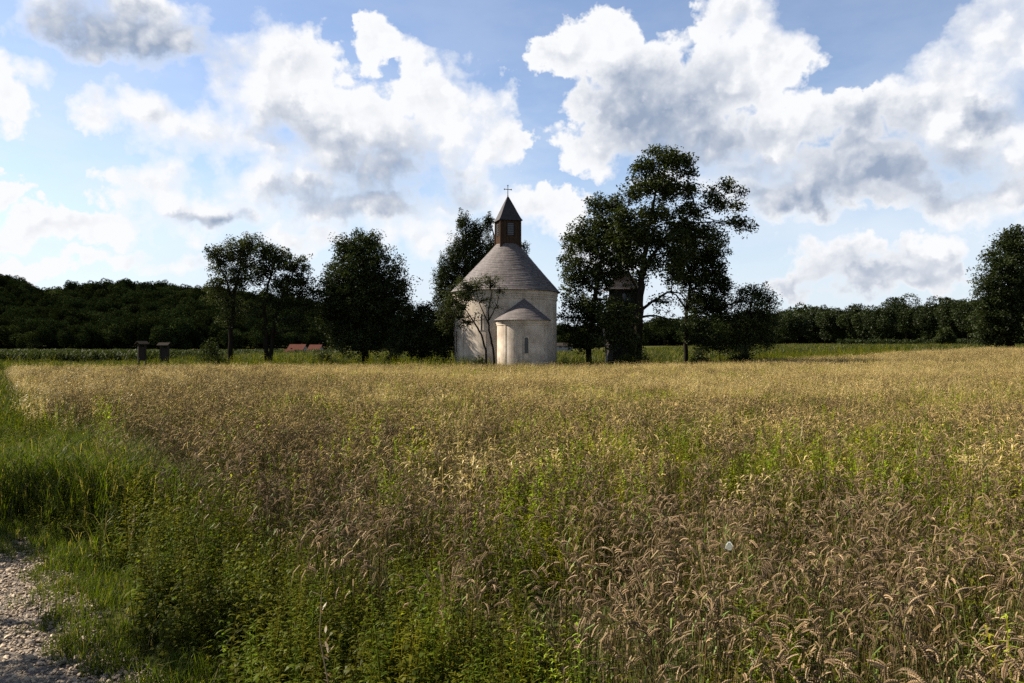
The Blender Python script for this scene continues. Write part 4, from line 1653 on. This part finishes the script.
    make_tree('cherry_tree', 'tallest tree, open ragged crown with long limbs reaching right', 'tree', 64, 636,
              [(650, 165, 13, 10, .9), (672, 162, 18, 8, .9), (690, 172, 12, 7, .7), (645, 185, 18, 14, .8), (670, 190, 22, 14, .8), (632, 195, 12, 10, .7), (655, 215, 24, 16, .8), (690, 210, 18, 13, .7), (712, 195, 10, 8, .8),
               (728, 185, 12, 5, .9), (722, 205, 14, 8, .7), (735, 222, 14, 5, .8), (748, 226, 8, 4, .9), (640, 235, 20, 14, .8), (672, 238, 20, 14, .7), (705, 232, 16, 10, .6), (622, 215, 12, 12, .8), (655, 262, 22, 12, .6), (640, 280, 12, 10, .5), (662, 302, 14, 6, .4), (625, 235, 16, 20, .9), (630, 260, 18, 16, .8), (652, 240, 20, 16, .8), (685, 228, 18, 14, .8), (655, 152, 9, 5), (668, 155, 12, 6), (686, 160, 9, 6), (640, 170, 9, 8, .8), (662, 180, 16, 12, .8), (690, 190, 12, 9, .7), (738, 205, 7, 6, .9), (718, 240, 12, 10, .6), (680, 255, 20, 12, .7), (740, 192, 6, 3), (672, 275, 14, 10, .4), (665, 318, 14, 10, .35), (650, 330, 8, 8, .4)],
              [[(636, 364, .42), (637, 340, .36), (639, 310, .31), (642, 280, .26), (646, 250, .2), (650, 220, .14), (656, 190, .08), (660, 165, .03)],
               [(643, 275, .16), (655, 250, .13), (672, 230, .1), (692, 214, .07), (715, 205, .04), (730, 188, .02)],
               [(641, 310, .13), (655, 300, .1), (668, 292, .08), (680, 293, .05), (690, 305, .03)],
               [(692, 214, .05), (715, 220, .035), (740, 224, .015)],
               [(640, 296, .1), (628, 270, .08), (622, 240, .05), (626, 215, .03)]],
              PAL_MID, leaf=.25, per=22, dens=2.2, crad=.62, seed=19, twigs=.6, squash=.9)
    make_tree('field_tree', 'rounded tree standing under the right side of the tallest tree', 'tree', 67, 686,
              [(690, 255, 26, 20), (712, 262, 18, 18), (695, 280, 30, 18), (718, 285, 14, 16), (676, 268, 14, 14, .7), (702, 302, 26, 14), (696, 322, 20, 12), (718, 310, 16, 16), (706, 340, 22, 12), (725, 290, 8, 12, .8), (695, 238, 20, 12, .8), (718, 250, 12, 10, .7)],
              [[(686, 362, .2), (686, 335, .17), (687, 305, .13), (692, 275, .09), (698, 255, .04)], [(687, 310, .09), (676, 295, .06), (668, 292, .03)]],
              PAL_DARK, leaf=.22, per=38, dens=1.4, crad=.58, seed=20)
    make_tree('bushy_tree', 'bushy many stemmed tree with a feathery top at the right end of the row', 'tree', 66, 745,
              [(756, 292, 18, 12), (742, 300, 14, 14), (770, 300, 13, 10), (755, 315, 26, 16), (735, 325, 18, 18), (770, 322, 16, 14), (750, 340, 26, 14), (728, 345, 14, 10), (772, 340, 12, 10, .7)],
              [[(745, 360, .16), (746, 335, .13), (750, 310, .09), (755, 285, .03)], [(746, 340, .08), (760, 320, .06), (770, 300, .03)], [(745, 340, .08), (735, 320, .06), (735, 300, .03)]],
              PAL_MID, leaf=.17, per=30, dens=1.5, crad=.5, seed=21, twigs=1.0)
    # lone tree cut by the right edge of the picture
    make_tree('lone_tree', 'big dense dark tree standing alone in the wheat, cut by the picture edge', 'tree', 86, 1012,
              [(1010, 248, 20, 20), (1002, 270, 24, 22), (1025, 262, 24, 30), (995, 295, 24, 24), (1020, 295, 32, 28), (1045, 290, 30, 34), (992, 320, 24, 22), (1020, 325, 34, 22), (990, 336, 20, 14), (1050, 325, 26, 22), (1018, 236, 12, 12)],
              [[(1012, 360, .4), (1012, 320, .34), (1014, 280, .24), (1016, 240, .08)]],
              PAL_DARK, leaf=.26, per=40, dens=1.0, crad=.75, seed=22)
    # bushes
    def bush(px, py_top, w, d, label, seed, pal=PAL_MID, leaf=.15):
        bx = (px - 512) / F * d
        by = HOR + (CAM_Z - float(height(bx, d))) / F * 0 + (CAM_Z - float(height(bx, d))) * F / d
        hh = by - py_top
        make_tree('bush', label, 'bush', d, px,
                  [(px, py_top + hh * .4, w * .32, hh * .38), (px - w * .26, by - hh * .35, w * .26, hh * .33), (px + w * .27, by - hh * .33, w * .25, hh * .33), (px, by - hh * .2, w * .4, hh * .2)],
                  [[(px, by, .06), (px + 1, by - hh * .35, .05), (px, py_top + hh * .35, .03)], [(px, by - 2, .05), (px - w * .2, by - hh * .4, .03)], [(px, by - 2, .05), (px + w * .2, by - hh * .4, .03)]],
                  pal, leaf=leaf, per=34, dens=2.6, crad=.4, seed=seed, twigs=.9)
    bush(212, 338, 30, 62, 'rounded green bush at the foot of the leftmost slender tree', 31, PAL_MID)
    bush(634, 338, 34, 62, 'leafy bush hugging the foot of the tallest trunk', 32, PAL_MID)
    bush(742, 344, 26, 62.5, 'low bush beneath the bushy many stemmed tree', 33, PAL_DARK)
    bush(326, 346, 30, 61.5, 'low scrubby bush left of the round tree foot', 34, PAL_OLIVE)
    bush(395, 348, 26, 62, 'low scrubby bush right of the round tree foot', 35, PAL_OLIVE)
    bush(945, 325, 22, 175, 'small rounded bush standing alone in front of the far hedge', 36, PAL_MID, .3)
    bush(700, 346, 26, 62, 'low bush at the foot of the rounded tree', 37, PAL_OLIVE)
    bush(480, 352, 18, 57.8, 'scrubby plant at the foot of the two leaning stems', 38, PAL_OLIVE)
    # two young trees beside the path, left of the picture, whose shade falls on gravel and verge
    def side_tree(x, y, hgt, wid, label, seed):
        r = np.random.default_rng(seed)
        root = empty('roadside_tree', (x, y, 0), label, 'tree')
        wood = Buf()
        wood.tube([[0, 0, -.1], [.05, 0, hgt * .35], [0, .08, hgt * .7], [.05, 0, hgt * .95]], [.11, .09, .06, .02], 7)
        n = int(26 * wid * wid)
        cc = r.normal(0, 1, (n, 3))
        cc /= np.linalg.norm(cc, axis=1, keepdims=True)
        cc = cc * (r.random((n, 1)) ** .4) * [wid, wid, hgt * .36] + [0, 0, hgt * .62]
        for q in cc[::2]:
            s = np.array([.03, 0, max(.5, q[2] * .7)])
            wood.tube([s, (s + q) / 2 + [0, 0, .1], q], [.03, .02, .008], 4)
        v, q, c = leaf_cloud(cc, np.full(n, .42), 40, .14, r, PAL_MID)
        wood.obj('trunk', MAT_BARK, root, True)
        link(bpy.data.objects.new('crown', mesh_np('crown', v, [q], c, MAT_LEAF)), root)
    side_tree(-8.5, 9.6, 4.6, 1.3, 'leafy young tree on the far side of the gravel path', 41)
    side_tree(-6.3, 5.75, 4.4, 1.35, 'smaller leafy young tree on the far side of the gravel path', 42)


build_trees()


# ---- far woods
def far_crown(seed, h, w, leaves=2600, leaf=.75, pal=PAL_FOREST):
    """a rounded broadleaf crown: leaves crowd the skins of a dozen boughs"""
    r = np.random.default_rng(seed)
    n = 15
    u = r.normal(0, 1, (n, 3))
    u /= np.linalg.norm(u, axis=1, keepdims=True)
    u *= r.uniform(.25, .8, (n, 1))
    bc = u * [w, w, h * .36] + [0, 0, h * .56]
    br = w * r.uniform(.34, .58, n)
    k = r.integers(0, n, leaves)
    o = r.normal(0, 1, (leaves, 3))
    o /= np.linalg.norm(o, axis=1, keepdims=True)
    cc = bc[k] + o * (br[k] * r.uniform(.72, 1.08, leaves))[:, None]
    cc[:, 2] = np.maximum(cc[:, 2], .3)
    v, q, c = leaf_cloud(cc, np.full(leaves, .2), 1, leaf, r, pal)
    tone = np.repeat(r.uniform(.75, 1.3, n)[k], 4)
    return v, q, c * tone[:, None]


def build_far():
    protos = []
    pals = [((0.009, 0.014, 0.005), (0.026, 0.033, 0.010)), ((0.012, 0.018, 0.006), (0.040, 0.047, 0.013)), ((0.022, 0.028, 0.009), (0.070, 0.072, 0.024))]
    for i in range(9):
        r = np.random.default_rng(800 + i)
        h, w = r.uniform(11, 17), r.uniform(4.2, 6.8)
        v, q, c = far_crown(810 + i, h, w, 2600, .85, pals[i // 3])
        b = Buf()
        b.add(v, [q], c)
        b.tube([[0, 0, -1], [0, 0, h * .5]], [.3, .2], 5, (.02, .016, .012))
        protos.append(b.mesh('wood_tree', MAT_FOREST))
    n = 15000
    y = rng.uniform(300, 820, n)
    x = rng.uniform(-.8, .8, n) * y
    px = 512 + F * x / y
    near = np.interp(px, [-200, 0, 215, 400, 560, 680, 760, 1100], [330, 330, 345, 380, 420, 400, 300, 280]) + 40 * (fbm(x, y, 45, 91) - .5)
    k = (y > near) & (rng.random(n) < 0.8)
    x, y = x[k], y[k]
    P = np.stack([x, y, height(x, y) - .5], 1)
    tone = np.clip(fbm(x, y, 55, 81) * 3.6 - 1.1 + rng.normal(0, .45, len(x)), 0, 2.99).astype(int)
    tone = np.maximum(tone - (y > near[k] + 60) * (rng.random(len(x)) < .5), 0)
    sc = rng.uniform(.6, 1.1, len(x)) * (.65 + .7 * fbm(x, y, 40, 85))
    scatter('forest', 'dark broadleaf woods covering the hills beyond the fields', 'forest', protos, P, rots(len(x), .03), sc, tone * 3 + rng.integers(0, 3, len(x)))
    # single trees one can tell apart along the right hand tree line
    px_ = [792, 812, 835, 858, 880, 906, 930, 952, 968, 782]
    top = [311, 306, 307, 303, 298, 289, 297, 294, 292, 314]
    for i, (a, t) in enumerate(zip(px_, top)):
        d = 245 + 12 * ((i * 7) % 4)
        x0 = (a - 512) / F * d
        z0 = float(height(x0, d))
        h = (CAM_Z + (HOR - t) / F * d - z0) * 1.06
        lab = {5: 'broad domed tree standing highest in the far tree line on the right'}.get(i, 'dark leafy tree in the far tree line right of the church')
        root = empty('far_tree', (x0, d, z0), lab, 'tree', None if i == 5 else 'trees of the far tree line on the right')
        v, q, c = far_crown(900 + i, h, 5.6 if i != 5 else 7.0, 11000, .62)
        b = Buf()
        b.tube([[0, 0, -.3], [.1, 0, h * .3], [0, .1, h * .75]], [.22, .18, .08], 6)
        b.obj('trunk', MAT_BARK, root, True)
        link(bpy.data.objects.new('crown', mesh_np('crown', v, [q], c, MAT_LEAF)), root)
    # clipped field hedge below that tree line
    r = np.random.default_rng(77)
    n = 420
    x0, x1 = (838 - 512) / F * 185, (985 - 512) / F * 185
    cx = r.uniform(x0, x1, n)
    cy = 185 + r.normal(0, .7, n)
    cz = height(cx, cy) + r.uniform(.2, 1.9, n)
    v, q, c = leaf_cloud(np.stack([cx, cy, cz], 1), np.full(n, .7), 26, .4, r, PAL_DARK)
    o = link(bpy.data.objects.new('hedge', mesh_np('hedge', v, [q], c, MAT_LEAF)))
    tag(o, 'long low dark hedge at the far edge of the field on the right', 'hedge')


build_far()
